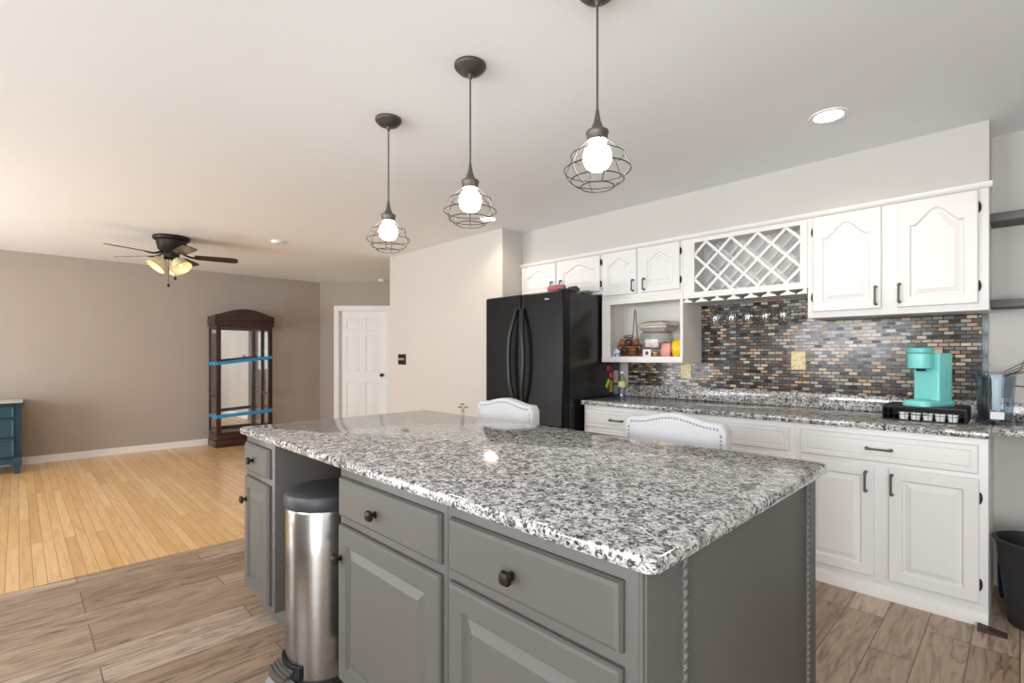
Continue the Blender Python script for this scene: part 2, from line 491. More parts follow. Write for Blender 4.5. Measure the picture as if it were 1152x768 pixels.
# ------------------------------------------------------------------ mesh building
class MB:
    def __init__(self):
        self.bm = bmesh.new()

    def box(self, x0, x1, y0, y1, z0, z1, bev=0.0, seg=2):
        bm = self.bm
        vs = [bm.verts.new((x, y, z)) for x in (x0, x1) for y in (y0, y1) for z in (z0, z1)]
        idx = [(0, 1, 3, 2), (4, 6, 7, 5), (0, 4, 5, 1), (2, 3, 7, 6), (0, 2, 6, 4), (1, 5, 7, 3)]
        fs = [bm.faces.new([vs[i] for i in q]) for q in idx]
        if bev > 0:
            es = list({e for f in fs for e in f.edges})
            bmesh.ops.bevel(bm, geom=es, offset=bev, segments=seg, profile=0.5, affect='EDGES')
        return self

    def obox(self, center, ax, ay, az, hx, hy, hz):
        """box along arbitrary axes"""
        c = Vector(center)
        ax, ay, az = Vector(ax).normalized(), Vector(ay).normalized(), Vector(az).normalized()
        vs = [self.bm.verts.new(c + ax * hx * i + ay * hy * j + az * hz * k) for i in (-1, 1) for j in (-1, 1) for k in (-1, 1)]
        for q in [(0, 1, 3, 2), (4, 6, 7, 5), (0, 4, 5, 1), (2, 3, 7, 6), (0, 2, 6, 4), (1, 5, 7, 3)]:
            self.bm.faces.new([vs[i] for i in q])
        return self

    def loops(self, loops, cap0=True, cap1=True, closed=True):
        bm = self.bm
        L = [[bm.verts.new(p) for p in lp] for lp in loops]
        n = len(L[0])
        for a, b in zip(L[:-1], L[1:]):
            for i in range(n if closed else n - 1):
                j = (i + 1) % n
                try:
                    bm.faces.new((a[i], a[j], b[j], b[i]))
                except ValueError:
                    pass
        if cap0:
            bm.faces.new(L[0][::-1])
        if cap1:
            bm.faces.new(L[-1])
        return self

    def lathe(self, prof, c=(0, 0, 0), n=28, cap0=True, cap1=True, rot=None, sx=1.0, sy=1.0):
        c = Vector(c)
        lps = []
        for r, z in prof:
            r = max(r, 1e-5)
            lp = []
            for i in range(n):
                a = 2 * PI * i / n
                v = Vector((r * math.cos(a) * sx, r * math.sin(a) * sy, z))
                if rot is not None:
                    v = rot @ v
                lp.append(c + v)
            lps.append(lp)
        return self.loops(lps, cap0, cap1)

    def tube(self, pts, r, n=8, closed=False, cap=True):
        P = [Vector(p) for p in pts]
        m = len(P)
        R = r if isinstance(r, (list, tuple)) else [r] * m
        lps = []
        prev = None
        for i, p in enumerate(P):
            if closed:
                t = (P[(i + 1) % m] - P[i - 1]).normalized()
            else:
                t = (P[min(i + 1, m - 1)] - P[max(i - 1, 0)]).normalized()
            if prev is None:
                u = t.orthogonal().normalized()
            else:
                u = (prev - t * prev.dot(t)).normalized()
            prev = u
            v = t.cross(u)
            lps.append([p + (u * math.cos(2 * PI * k / n) + v * math.sin(2 * PI * k / n)) * R[i] for k in range(n)])
        if closed:
            lps.append(lps[0])
            self.loops(lps, False, False)
            bmesh.ops.remove_doubles(self.bm, verts=self.bm.verts[:], dist=1e-6)
            return self
        return self.loops(lps, cap, cap)

    def sphere(self, c, r, s=(1, 1, 1), n=16):
        k = max(6, n // 2)
        prof = [(r * math.sin(PI * i / k), -r * math.cos(PI * i / k)) for i in range(k + 1)]
        c = Vector(c)
        lps = [[c + Vector((max(rr, 1e-5) * math.cos(2 * PI * j / n) * s[0], max(rr, 1e-5) * math.sin(2 * PI * j / n) * s[1], z * s[2])) for j in range(n)] for rr, z in prof]
        return self.loops(lps)

    def prism(self, poly, axis, a, b, bev=0.0):
        """poly: 2-D outline; axis X: (y,z), Y: (x,z), Z: (x,y)"""
        def mk(p, t):
            return {'X': (t, p[0], p[1]), 'Y': (p[0], t, p[1]), 'Z': (p[0], p[1], t)}[axis]
        self.loops([[mk(p, a) for p in poly], [mk(p, b) for p in poly]])
        return self

    def xform(self, mtx):
        bmesh.ops.transform(self.bm, matrix=mtx, verts=self.bm.verts[:])
        return self

    def build(self, name, m, parent=None, world=True, sharp=38, loc=None):
        bm = self.bm
        bmesh.ops.recalc_face_normals(bm, faces=bm.faces[:])
        if loc is None and parent is None and world:
            xs = [v.co for v in bm.verts]
            loc = ((min(v.x for v in xs) + max(v.x for v in xs)) / 2, (min(v.y for v in xs) + max(v.y for v in xs)) / 2, min(v.z for v in xs))
        off = Vector((0, 0, 0))
        if parent is not None:
            if world:
                q = parent
                while q is not None:
                    off += q.location
                    q = q.parent
        elif loc is not None:
            off = Vector(loc)
        if off.length:
            bmesh.ops.translate(bm, vec=-off, verts=bm.verts[:])
        me = bpy.data.meshes.new(name)
        bm.to_mesh(me)
        bm.free()
        me.polygons.foreach_set('use_smooth', [True] * len(me.polygons))
        me.set_sharp_from_angle(angle=math.radians(sharp))
        me.materials.append(m)
        o = bpy.data.objects.new(name, me)
        C.objects.link(o)
        if parent is not None:
            o.parent = parent
        elif loc is not None:
            o.location = loc
        return o


def tag(o, label, cat, group=None):
    o['label'] = label
    o['category'] = cat
    if group:
        o['group'] = group
    return o


def thing(name, label, cat, loc=(0, 0, 0), rotz=0.0, group=None):
    o = bpy.data.objects.new(name, None)
    o.empty_display_size = 0.1
    C.objects.link(o)
    o.location = loc
    o.rotation_euler = (0, 0, rotz)
    return tag(o, label, cat, group)


def struct(o):
    o['kind'] = 'structure'
    return o


def copy_tree(o, parent=None):
    c = o.copy()
    C.objects.link(c)
    if parent is not None:
        c.parent = parent
    for ch in [k for k in bpy.data.objects if k.parent == o]:
        copy_tree(ch, c)
    return c


def rrect(x0, x1, y0, y1, r, k=6):
    pts = []
    for cx, cy, a0 in ((x1 - r, y0 + r, -PI / 2), (x1 - r, y1 - r, 0), (x0 + r, y1 - r, PI / 2), (x0 + r, y0 + r, PI)):
        for i in range(k + 1):
            a = a0 + PI / 2 * i / k
            pts.append((cx + r * math.cos(a), cy + r * math.sin(a)))
    return pts


def slab(mb, x0, x1, y0, y1, z0, z1, rc, e=0.01):
    """stone slab with rounded corners and an eased edge"""
    lv = [(e, z0), (e * .3, z0 + e * .3), (0, z0 + e), (0, z1 - e), (e * .3, z1 - e * .3), (e, z1)]
    mb.loops([[(p[0], p[1], z) for p in rrect(x0 + i, x1 - i, y0 + i, y1 - i, max(rc - i, .002))] for i, z in lv])
    return mb


# ------------------------------------------------------------------ the room
H = 2.49
XL = -8.21
YE = 3.29          # face of the light wall left of the fridge
YW = 3.87          # kitchen wall
XB = -3.845        # seam between tile and boards
XA = -3.47         # side of the fridge alcove


def sbox(name, m, *a):
    return struct(MB().box(*a).build(name, m, loc=(0, 0, 0)))


sbox('floor', M['tile'], XB, XR + .1, YF - .1, 4.0, -.1, 0)
sbox('floor_living', M['hardwood'], XL - .1, XB - .012, YF - .1, 6.0, -.1, 0)
sbox('trim_threshold', M['hardwood'], XB - .012, XB + .03, YF, YE, -.1, .004)
sbox('ceiling', M['ceiling'], XL - .1, XR + .1, YF - .1, 6.0, H, H + .1)
sbox('wall_left', M['wall_greige'], XL - .1, XL, YF - .1, 3.59, 0, H)
# slanted wall with the door opening (u runs along the wall from the corner)
D45 = Vector((.70711, .70711, 0))
N45 = Vector((.70711, -.70711, 0))
P45 = Vector((XL, 3.59, 0))


def diag_pt(u, out, z):
    p = P45 + D45 * u + N45 * out
    return (p.x, p.y, z)


def dbox(mb, u0, u1, o0, o1, z0, z1, bev=0.0):
    c = P45 + D45 * ((u0 + u1) / 2) + N45 * ((o0 + o1) / 2) + Vector((0, 0, (z0 + z1) / 2))
    mb.obox(c, D45, N45, (0, 0, 1), (u1 - u0) / 2, (o1 - o0) / 2, (z1 - z0) / 2)
    return mb


DU0, DU1, DZ = .315, 1.10, 2.03
mb = MB()
dbox(mb, -.08, DU0, -.12, 0, 0, H)
dbox(mb, DU1, 2.6, -.12, 0, 0, H)
dbox(mb, DU0, DU1, -.12, 0, DZ, H)
struct(mb.build('wall_diagonal', M['wall_greige'], loc=(0, 0, 0)))
mb = MB()
for u0, u1, z0, z1 in ((DU0 - .075, DU0, 0, DZ + .075), (DU1, DU1 + .075, 0, DZ + .075), (DU0, DU1, DZ, DZ + .075)):
    dbox(mb, u0, u1, 0, .018, z0, z1)
for u0, u1, z0, z1 in ((DU0, DU0 + .012, 0, DZ), (DU1 - .012, DU1, 0, DZ), (DU0 + .012, DU1 - .012, DZ - .012, DZ)):
    dbox(mb, u0, u1, -.11, .0, z0, z1)
struct(mb.build('trim_door', M['trim'], loc=(0, 0, 0)))
mb = MB()
dbox(mb, -.0, DU0 - .076, 0, .014, 0, .09)
struct(mb.build('baseboard_diagonal', M['trim'], loc=(0, 0, 0)))


def panel_grid(w, h, panels, t, f0=0.0, depth=.008, rz=.022):
    """flush slab with sunk-and-raised rectangular panels, front at y=0 facing -y, lower left at (0,0)"""
    mb = MB()
    mb.box(0, w, .004 + f0 + depth, t, 0, h)
    xs = sorted({0, w} | {p[0] for p in panels} | {p[1] for p in panels})
    zs = sorted({0, h} | {p[2] for p in panels} | {p[3] for p in panels})
    for i in range(len(xs) - 1):
        for j in range(len(zs) - 1):
            xm, zm = (xs[i] + xs[i + 1]) / 2, (zs[j] + zs[j + 1]) / 2
            if not any(p[0] < xm < p[1] and p[2] < zm < p[3] for p in panels):
                mb.box(xs[i], xs[i + 1], 0, t, zs[j], zs[j + 1])
    for x0, x1, z0, z1 in panels:
        def rr(i, y):
            return [(x0 + i, y, z0 + i), (x1 - i, y, z0 + i), (x1 - i, y, z1 - i), (x0 + i, y, z1 - i)]
        mb.loops([rr(0, 0), rr(.008, depth), rr(.014, depth), rr(.014 + rz, .0025), rr(.016 + rz, .002)], False, True)
    return mb


dw, dh = DU1 - DU0 - .03, DZ - .02
mid = dw / 2
pc = []
for a, b in ((.10, mid - .045), (mid + .045, dw - .10)):
    for z0, z1 in ((.20, .82), (1.0, 1.60), (1.70, 1.90)):
        pc.append((a, b, z0, z1))
mb = panel_grid(dw, dh, pc, .035)
mt = Matrix(((D45.x, -N45.x, 0, 0), (D45.y, -N45.y, 0, 0), (0, 0, 1, 0), (0, 0, 0, 1)))
dp = P45 + D45 * (DU0 + .015) + N45 * (-.055)
mb.xform(Matrix.Translation((dp.x, dp.y, .006)) @ mt)
door = struct(mb.build('door_1', M['trim'], loc=(dp.x, dp.y, .006)))
kp = P45 + D45 * (DU1 - .075) + N45 * (-.055) + Vector((0, 0, .95))
rotk = N45.to_track_quat('Z', 'Y').to_matrix()
MB().lathe([(.028, 0), (.028, .006), (.012, .01), (.011, .035), (.024, .042), (.03, .055), (.024, .068), (.002, .072)], kp, 18, rot=rotk).build('door_knob', M['black_metal'], door)

sbox('wall_entry', M['wall_cream'], -5.50, XA, YE, YW + .1, 0, H)
sbox('wall_hall', M['wall_greige'], -6.6, -5.49, 5.4, 5.5, 0, H)
sbox('wall_hall_side', M['wall_cream'], -5.50, -5.40, YW + .1, 5.5, 0, H)
sbox('wall_back', M['wall_grey'], XA, XR + .1, YW, YW + .1, 0, H)
sbox('wall_soffit', M['wall_grey'], XA, -.118, 3.572, YW, 2.166, H)
sbox('baseboard_left', M['trim'], XL, XL + .015, YF, 3.58, 0, .085)
sbox('baseboard_entry', M['trim'], -5.50, XA, YE - .014, YE, 0, .085)
sbox('baseboard_back', M['trim'], .0, XR, YW - .014, YW, 0, .085)


def wall_with_openings(name, m, along, fixed, t, lo, hi, opens):
    mb = MB()

    def bx(a, b, z0, z1):
        if b - a < 1e-4 or z1 - z0 < 1e-4:
            return
        if along == 'X':
            mb.box(a, b, fixed - t, fixed, z0, z1)
        else:
            mb.box(fixed, fixed + t, a, b, z0, z1)
    cur = lo
    for a, b, z0, z1 in sorted(opens):
        bx(cur, a, 0, H)
        bx(a, b, 0, z0)
        bx(a, b, z1, H)
        cur = b
    bx(cur, hi, 0, H)
    return struct(mb.build(name, m, loc=(0, 0, 0)))


wall_with_openings('wall_front', M['wall_grey'], 'X', YF, .12, XL - .1, XR + .1, OPEN_FRONT)
wall_with_openings('wall_right', M['wall_grey'], 'Y', XR, .12, YF, YW, OPEN_RIGHT)


def window(name, along, a, b, z0, z1, nx):
    fr = MB()
    g = MB()

    def bx(mb, p, q, d0, d1, s, t_):
        if along == 'X':
            mb.box(p, q, YF - .10 + d0, YF - .10 + d1, s, t_)
        else:
            mb.box(XR + .02 + d0, XR + .02 + d1, p, q, s, t_)
    f = .05
    bx(fr, a, a + f, 0, .07, z0, z1)
    bx(fr, b - f, b, 0, .07, z0, z1)
    bx(fr, a + f, b - f, 0, .07, z0, z0 + f)
    bx(fr, a + f, b - f, 0, .07, z1 - f, z1)
    for i in range(1, nx):
        x = a + (b - a) * i / nx
        bx(fr, x - .035, x + .035, 0, .07, z0 + f, z1 - f)
    bx(g, a + f, b - f, .03, .036, z0 + f, z1 - f)
    o = struct(fr.build(name, M['trim'], loc=(0, 0, 0)))
    g.build('window_pane', M['window_glass'], o)


for i, (a, b, c, d) in enumerate(OPEN_FRONT):  # frames the unseen front openings, two of them added for their light
    window('window_%d' % (i + 1), 'X', a, b, c, d, 2)
for i, (a, b, c, d) in enumerate(OPEN_RIGHT):
    window('window_%d' % (i + 4), 'Y', a, b, c, d, 2)

# mitred top moulding of the wall cabinets
mb = MB()
mb.prism([(3.572, 2.136), (3.54, 2.136), (3.532, 2.142), (3.526, 2.158), (3.526, 2.166), (3.572, 2.166)], 'X', XA, -.104)
struct(mb.build('trim_crown', M['cab_white'], loc=(0, 0, 0)))


# ------------------------------------------------------------------ cabinet fronts (all face -Y)
def outline(x0, x1, z0, z1, inset, arch, K=22):
    a, b, c, d = x0 + inset, x1 - inset, z0 + inset, z1 - inset
    pts = [(a, c), (b, c)]
    for i in range(K + 1):
        u = 1 - 2 * i / K
        s = 0.0
        if arch:
            v = abs(u)
            s = (0.5 * (1 + math.cos(PI * v / .84))) ** .85 if v < .84 else 0.0
            s = s - 0.10 * math.exp(-((v - .88) / .10) ** 2)
        x = (a + b) / 2 + u * (b - a) / 2
        pts.append((x, d - arch + arch * s))
    return pts


def door_mesh(x0, x1, z0, z1, yf, t=.02, margin=.055, arch=0.0, edge=.006, raised=True):
    mb = MB()
    K = 22

    def rect(i, y):
        a, b, c, d = x0 + i, x1 - i, z0 + i, z1 - i
        pts = [(a, y, c), (b, y, c)]
        for k in range(K + 1):
            u = 1 - 2 * k / K
            pts.append(((a + b) / 2 + u * (b - a) / 2, y, d))
        return pts

    def op(i, y):
        return [(p[0], y, p[1]) for p in outline(x0, x1, z0, z1, margin + i, arch)]
    L = [rect(0, yf + t), rect(0, yf + edge), rect(edge * .4, yf + edge * .4), rect(edge, yf)]
    if raised:
        L += [op(0, yf), op(.003, yf + .005), op(.008, yf + .011), op(.013, yf + .011), op(.036, yf + .003), op(.039, yf + .0015)]
    mb.loops(L)
    return mb


def drawer_mesh(x0, x1, z0, z1, yf, t=.02, edge=.008, inner=0.0):
    mb = MB()

    def rect(i, y):
        return [(x0 + i, y, z0 + i), (x1 - i, y, z0 + i), (x1 - i, y, z1 - i), (x0 + i, y, z1 - i)]
    L = [rect(0, yf + t), rect(0, yf + edge), rect(edge * .35, yf + edge * .35), rect(edge, yf)]
    if inner:
        L += [rect(inner, yf), rect(inner + .004, yf + .004), rect(inner + .010, yf + .001)]
    mb.loops(L)
    return mb


def bar_pull(parent, x, z, yf, length, vertical):
    mb = MB()
    h = length / 2
    d = .028

    def P(s, y):
        return (x, yf - y, z + s) if vertical else (x + s, yf - y, z)
    mb.tube([P(-h, 0), P(-h, d * .7), P(-h * .93, d), P(-h * .6, d * 1.03), P(0, d * 1.05), P(h * .6, d * 1.03), P(h * .93, d), P(h, d * .7), P(h, 0)],
            [.009, .007, .007, .0058, .0055, .0058, .007, .007, .009], 10)
    mb.sphere(P(-h, .003), .008, n=10)
    mb.sphere(P(h, .003), .008, n=10)
    return mb.build('handle', M['pewter'], parent)


def hinge(parent, x, z, yf, side):
    """dark half-moon leaf on the face frame beside the door edge"""
    mb = MB()
    pts = []
    for i in range(11):
        a = -PI / 2 + PI * i / 10
        pts.append((x + side * (.001 + .010 * math.cos(a)), z + .026 * math.sin(a)))
    mb.prism(pts, 'Y', yf - .003, yf + .003)
    mb.tube([(x + side * .001, yf - .006, z - .027), (x + side * .001, yf - .006, z + .027)], .0042, 8)
    return mb.build('hinge', M['black_metal'], parent)


def white_door(parent, x0, x1, z0, z1, yframe, arch, hinge_side, pull):
    yf = yframe - .019
    d = door_mesh(x0, x1, z0, z1, yf, .0185, .055, arch).build('door', M['cab_white'], parent, sharp=14)
    hx = x1 + .0005 if hinge_side > 0 else x0 - .0005
    if hinge_side:
        dz = min(.09, (z1 - z0) * .2)
        for hz in (z0 + dz, z1 - dz):
            hinge(d, hx, hz, yframe - .004, hinge_side)
    if pull:
        px, pz, ln = pull
        bar_pull(d, px, pz, yf, ln, True)
    return d


YB = 3.24
YU = 3.55
ZC = .885


def base_unit(label, x0, x1, drawer, doors, dpull):
    r = thing('base_cabinet', label, 'cabinet', ((x0 + x1) / 2, (YB + YW) / 2, 0), 0, 'white base cabinets')
    MB().box(x0, x1, YB, YW - .002, 0, ZC - .001, .002).build('body', M['cab_white'], r)
    mb = MB()
    mb.prism([(YB, 0), (YB - .012, 0), (YB - .012, .058), (YB - .008, .066), (YB, .07)], 'X', x0, x1)
    mb.build('toe_board', M['cab_white'], r)
    d = drawer_mesh(drawer[0], drawer[1], .715, .852, YB - .019, .0185, .007, .026).build('drawer', M['cab_white'], r, sharp=14)
    bar_pull(d, dpull, .784, YB - .019, .105, False)
    for a, b, hs, px in doors:
        white_door(r, a, b, .105, .692, YB, 0, hs, (px, .606, .10))
    return r


base_unit('white base cabinet next to the black refrigerator', -2.462, -1.82, (-2.44, -1.856), [(-2.44, -1.856, -1, -1.90)], -2.148)
base_unit('white base cabinet behind the bar stool nearer the camera', -1.82, -.931, (-1.78, -.961), [(-1.78, -1.39, -1, -1.43), (-1.35, -.961, 1, -1.31)], -1.37)
base_unit('white base cabinet below the aqua coffee maker', -.931, -.110, (-.900, -.143), [(-.900, -.548, -1, -.583), (-.487, -.140, 1, -.472)], -.527)

# wall cabinets
r = thing('wall_cabinet', 'white two-door wall cabinet above the black refrigerator', 'cabinet', (-2.99, 3.7, 1.80), 0, 'white wall cabinets')
MB().box(XA + .001, -2.511, YU, YW - .002, 1.80, 2.165, .002).build('body', M['cab_white'], r)
white_door(r, -3.455, -3.019, 1.826, 2.133, YU, .05, -1, (-3.055, 1.91, .09))
white_door(r, -2.977, -2.523, 1.826, 2.133, YU, .05, 1, (-2.945, 1.91, .09))

r = thing('wall_cabinet', 'white wall cabinet with two doors above an open snack shelf', 'cabinet', (-2.145, 3.7, 1.22), 0, 'white wall cabinets')
MB().box(-2.510, -1.781, YU, YW - .002, 1.742, 2.165, .002).build('body', M['cab_white'], r)
mb = MB()
for b in ((-2.510, -2.49, YU, YW - .002, 1.22, 1.742), (-1.803, -1.781, YU, YW - .002, 1.22, 1.742),
          (-2.49, -1.803, YU + .002, YW - .002, 1.22, 1.258), (-2.49, -1.803, YW - .012, YW - .002, 1.258, 1.742),
          (-2.49, -2.43, YU, YU + .02, 1.258, 1.742), (-2.43, -1.803, YU, YU + .02, 1.70, 1.742)):
    mb.box(*b)
mb.build('open_shelf', M['cab_inside'], r)
mb = MB()
mb.box(-2.510, -1.781, YU - .006, YU, 1.22, 1.268, .002)
mb.build('shelf_rail', M['cab_white'], r)
white_door(r, -2.497, -2.169, 1.775, 2.133, YU, .05, -1, (-2.195, 1.84, .085))
white_door(r, -2.129, -1.800, 1.775, 2.133, YU, .05, 1, (-2.095, 1.84, .085))

r = thing('wine_rack_cabinet', 'white wall cabinet with a diagonal lattice wine rack and glass hanger', 'cabinet', (-1.36, 3.7, 1.66), 0, 'white wall cabinets')
mb = MB()
wx0, wx1, wz0, wz1 = -1.693, -.991, 1.742, 2.106
for b in ((-1.779, wx0, YU, YU + .02, 1.70, 2.165), (wx1, -.948, YU, YU + .02, 1.70, 2.165),
          (wx0, wx1, YU, YU + .02, 1.70, wz0), (wx0, wx1, YU, YU + .02, wz1, 2.165),
          (-1.779, -1.76, YU + .02, YW - .002, 1.70, 2.165), (-.966, -.948, YU + .02, YW - .002, 1.70, 2.165),
          (-1.76, -.966, YU + .02, YW - .002, 1.70, 1.715), (-1.76, -.966, YU + .02, YW - .002, 2.15, 2.165),
          (-1.76, -.966, YW - .012, YW - .002, 1.715, 2.15)):
    mb.box(*b)
mb.build('body', M['cab_white'], r)


def lattice(y0, y1, wd):
    mb = MB()
    per = (wx1 - wx0) / 3.95
    hgt = wz1 - wz0
    for sgn in (1, -1):
        for k in range(-4, 9):
            # line through a point of the top edge at u = per*(k+.5), slope -sgn (45 degrees)
            u0 = per * (k + .48)
            # param: going down by s moves sideways by sgn*s
            s0, s1 = 0.0, hgt
            lo, hi = -.006, (wx1 - wx0) + .006
            if sgn > 0:
                s0 = max(s0, lo - u0)
                s1 = min(s1, hi - u0)
            else:
                s0 = max(s0, u0 - hi)
                s1 = min(s1, u0 - lo)
            if s1 - s0 < .01:
                continue
            sm = (s0 + s1) / 2
            cx = wx0 + u0 + sgn * sm
            cz = wz1 - sm
            dirv = Vector((sgn, 0, -1)).normalized()
            nrm = Vector((1, 0, sgn)).normalized()
            yo = .0 if sgn > 0 else .004
            mb.obox((cx, (y0 + y1) / 2 + yo, cz), dirv, (0, 1, 0), nrm, (s1 - s0) / 2 * 1.4142 + .006, (y1 - y0) / 2, wd / 2)
    return mb


lattice(YU + .005, YU + .016, .019).build('lattice', M['cab_white'], r)
lattice(YU + .20, YU + .211, .019).build('lattice', M['cab_white'], r)
SL = [-1.755, -1.640, -1.525, -1.410, -1.295, -1.180, -1.065, -.965]
for i, x in enumerate(SL):
    a, b = .044, .044
    if i == 0:
        a = .02
    if i == len(SL) - 1:
        b = .012
    mb = MB()
    mb.prism([(x - min(.010, a), 1.699), (x + min(.010, b), 1.699), (x + min(.012, b), 1.688), (x + b, 1.676), (x + b, 1.668), (x - a, 1.668), (x - a, 1.676), (x - min(.012, a), 1.688)],
             'Y', YU + .004, YW - .03)
    mb.build('hanger_rail', M['cab_white'], r)

r = thing('wall_cabinet', 'tall white wall cabinet with two arched doors at the right end', 'cabinet', (-.53, 3.7, 1.51), 0, 'white wall cabinets')
MB().box(-.947, -.118, YU, YW - .002, 1.51, 2.165, .002).build('body', M['cab_white'], r)
white_door(r, -.916, -.567, 1.546, 2.133, YU, .075, -1, (-.592, 1.622, .10))
white_door(r, -.493, -.157, 1.546, 2.133, YU, .075, 1, (-.483, 1.626, .10))

# worktop along the wall: the long run and the set-back run right of the cabinets
mb = MB()
slab(mb, -2.477, -.104, 3.21, YW - .001, ZC, .92, .006, .006)
slab(mb, -.104, 1.5, 3.385, YW - .001, ZC, .92, .006, .006)
wt = mb.build('granite_countertop', M['granite'])
tag(wt, 'speckled granite countertop along the wall with the mosaic backsplash', 'countertop')
MB().box(-2.505, 1.5, 3.845, YW - .001, .9205, 1.02, .003).build('backsplash_strip', M['granite'], wt)
# tiled splashback
sp = thing('mosaic_backsplash', 'brown and grey glass mosaic backsplash below the wall cabinets', 'backsplash', (-1.3, YW - .004, 1.02))
MB().box(-2.452, -.158, YW - .008, YW - .0005, 1.0205, 1.666).build('mosaic_tiles', M['mosaic'], sp)
mb = MB()
for i in range(4):
    z0 = 1.0205 + i * .125
    mb.box(-.156, -.131, YW - .010, YW - .0005, z0, min(z0 + .1235, 1.509), .0015)
mb.build('edge_trim', M['trim_tile'], sp)

# ------------------------------------------------------------------ island
IF = .82     # face frame
FX0, FX1 = -2.725, -.48
ISB = 1.44


def knob(parent, x, z, yf):
    mb = MB()
    rot = Vector((0, -1, 0)).to_track_quat('Z', 'Y').to_matrix()
    mb.lathe([(.011, 0), (.011, .003), (.006, .006), (.006, .014)], (x, yf, z), 14, rot=rot)
    hw = [(.008, .013), (.0155, .017), (.0165, .022), (.0135, .029), (.006, .032)]
    mb.loops([[(x + s * a, yf - y, z + t * a) for s, t in ((-1, -.6), (-.6, -1), (.6, -1), (1, -.6), (1, .6), (.6, 1), (-.6, 1), (-1, .6))] for a, y in hw])
    return mb.build('knob', M['bronze'], parent)


def island_unit(label, x0, x1, dx0, dx1, kx_dr, kx_do):
    r = thing('island_cabinet', label, 'cabinet', ((x0 + x1) / 2, 1.1, 0), 0, 'grey island cabinets')
    mb = MB()
    mb.box(x0, x1, IF, ISB, .12, ZC - .001, .0015)
    mb.build('body', M['cab_grey'], r)
    MB().box(x0 + .004, x1 - .004, IF + .065, ISB - .004, 0, .1205).build('toe_kick', M['cab_grey'], r)
    d = drawer_mesh(dx0, dx1, .712, .850, IF - .0205, .02, .013).build('drawer', M['cab_grey'], r, sharp=14)
    knob(d, kx_dr, .775, IF - .0205)
    d = door_mesh(dx0, dx1, .140, .684, IF - .0205, .02, .06 if dx1 - dx0 > .35 else .05, 0, .010).build('door', M['cab_grey'], r, sharp=14)
    knob(d, kx_do, .572, IF - .0205)
    return r


island_unit('narrow grey island cabinet at the far end left of the step bin', FX0, -2.345, -2.705, -2.385, -2.575, -2.672)
u2 = island_unit('grey island cabinet just right of the stainless step bin', -1.70, -1.078, -1.685, -1.095, -1.425, -1.66)
MB().box(-2.344, -1.7005, ISB - .02, ISB, .0, ZC - .001).build('bay_back_panel', M['cab_grey'], u2)
u3 = island_unit('grey island cabinet at the near corner with rope mouldings', -1.076, -.498, -1.055, -.527, -.812, -.553)
MB().box(-.4975, FX1, IF - .002, 1.888, 0, ZC - .001, .0015).build('end_panel', M['cab_grey'], u3)
MB().tube([(-.4895, IF - .004, .002), (-.4895, IF - .004, ZC - .002)], .0055, 10).build('corner_bead', M['cab_grey'], u3)


def rope(y):
    mb = MB()
    n, L = 14, []
    z = 0.004
    while z < ZC - .004:
        lp = []
        for k in range(n):
            a = 2 * PI * k / n
            rr = .0078 * (1 + .24 * math.cos(2 * a - z * 2 * PI / .021))
            lp.append((FX1 + .002 + rr * math.cos(a), y + rr * math.sin(a), z))
        L.append(lp)
        z += .0024
    mb.loops(L)
    mb.build('rope_moulding', M['cab_grey'], u3)


rope(.958)
rope(1.785)
mb = MB()
slab(mb, -2.743, -.445, .784, 1.908, ZC, .92, .03, .013)
isl = mb.build('granite_island_top', M['granite'])
tag(isl, 'speckled grey granite slab on top of the grey island', 'countertop')

# ------------------------------------------------------------------ stainless step bin in the island bay
t = thing('step_bin', 'stainless steel step bin with black lid in the island bay', 'trash can', (-2.01, .905, 0))
cx, cy, R = -2.01, .905, .153


def dshape(rad, z, n=36):
    """round front, flatter back"""
    pts = []
    for i in range(n):
        a = 2 * PI * i / n
        x, y = math.cos(a) * rad, math.sin(a) * rad
        if y > 0:
            y *= 1.15
        pts.append((cx + x, cy + y, z))
    return pts


MB().loops([dshape(R + .003, 0), dshape(R + .003, .03), dshape(R - .001, .034)]).build('base_ring', M['black_plastic'], t)
MB().loops([dshape(R, .034), dshape(R, .662), dshape(R - .004, .674)]).build('body', M['steel'], t)
lid = MB().loops([dshape(R + .003, .674), dshape(R + .006, .680), dshape(R + .006, .716), dshape(R + .001, .728), dshape(R - .012, .735), dshape(R - .06, .745), dshape(.01, .748)]).build('lid', M['charcoal_plastic'], t)
mb = MB()
arc = [(-.085 + .17 * i / 8) for i in range(9)]
lp0, lp1, lp2, lp3 = [], [], [], []
for x in arc:
    yy = cy - math.sqrt((R + .002) ** 2 - (x * .98) ** 2)
    lp0.append((cx + x, yy, .035))
    lp1.append((cx + x, yy, .085))
mb.loops([[p for p in lp0] + [(p[0], p[1] - .012, p[2]) for p in lp0[::-1]], [p for p in lp1] + [(p[0], p[1] - .012, p[2]) for p in lp1[::-1]]])
mb.build('pedal_housing', M['black_plastic'], t)
mb = MB()
L0, L1 = [], []
for i in range(9):
    x = -.066 + .132 * i / 8
    yb = cy - R - .006
    yfz = cy - R - .062 + .012 * (x / .066) ** 2
    L0.append((cx + x, yb, .073))
    L1.append((cx + x, yfz, .050))
mb.loops([L0 + [(p[0], p[1], p[2] - .010) for p in L0[::-1]], L1 + [(p[0], p[1], p[2] - .010) for p in L1[::-1]]])
ped = mb.build('pedal', M['pewter'], t)
mb = MB()
for f in (.25, .5, .75):
    mb.tube([(a[0] * (1 - f) + b[0] * f, a[1] * (1 - f) + b[1] * f, a[2] * (1 - f) + b[2] * f + .001) for a, b in zip(L0, L1)], .0025, 6)
mb.build('pedal_grip', M['black_plastic'], ped)
mb = MB()
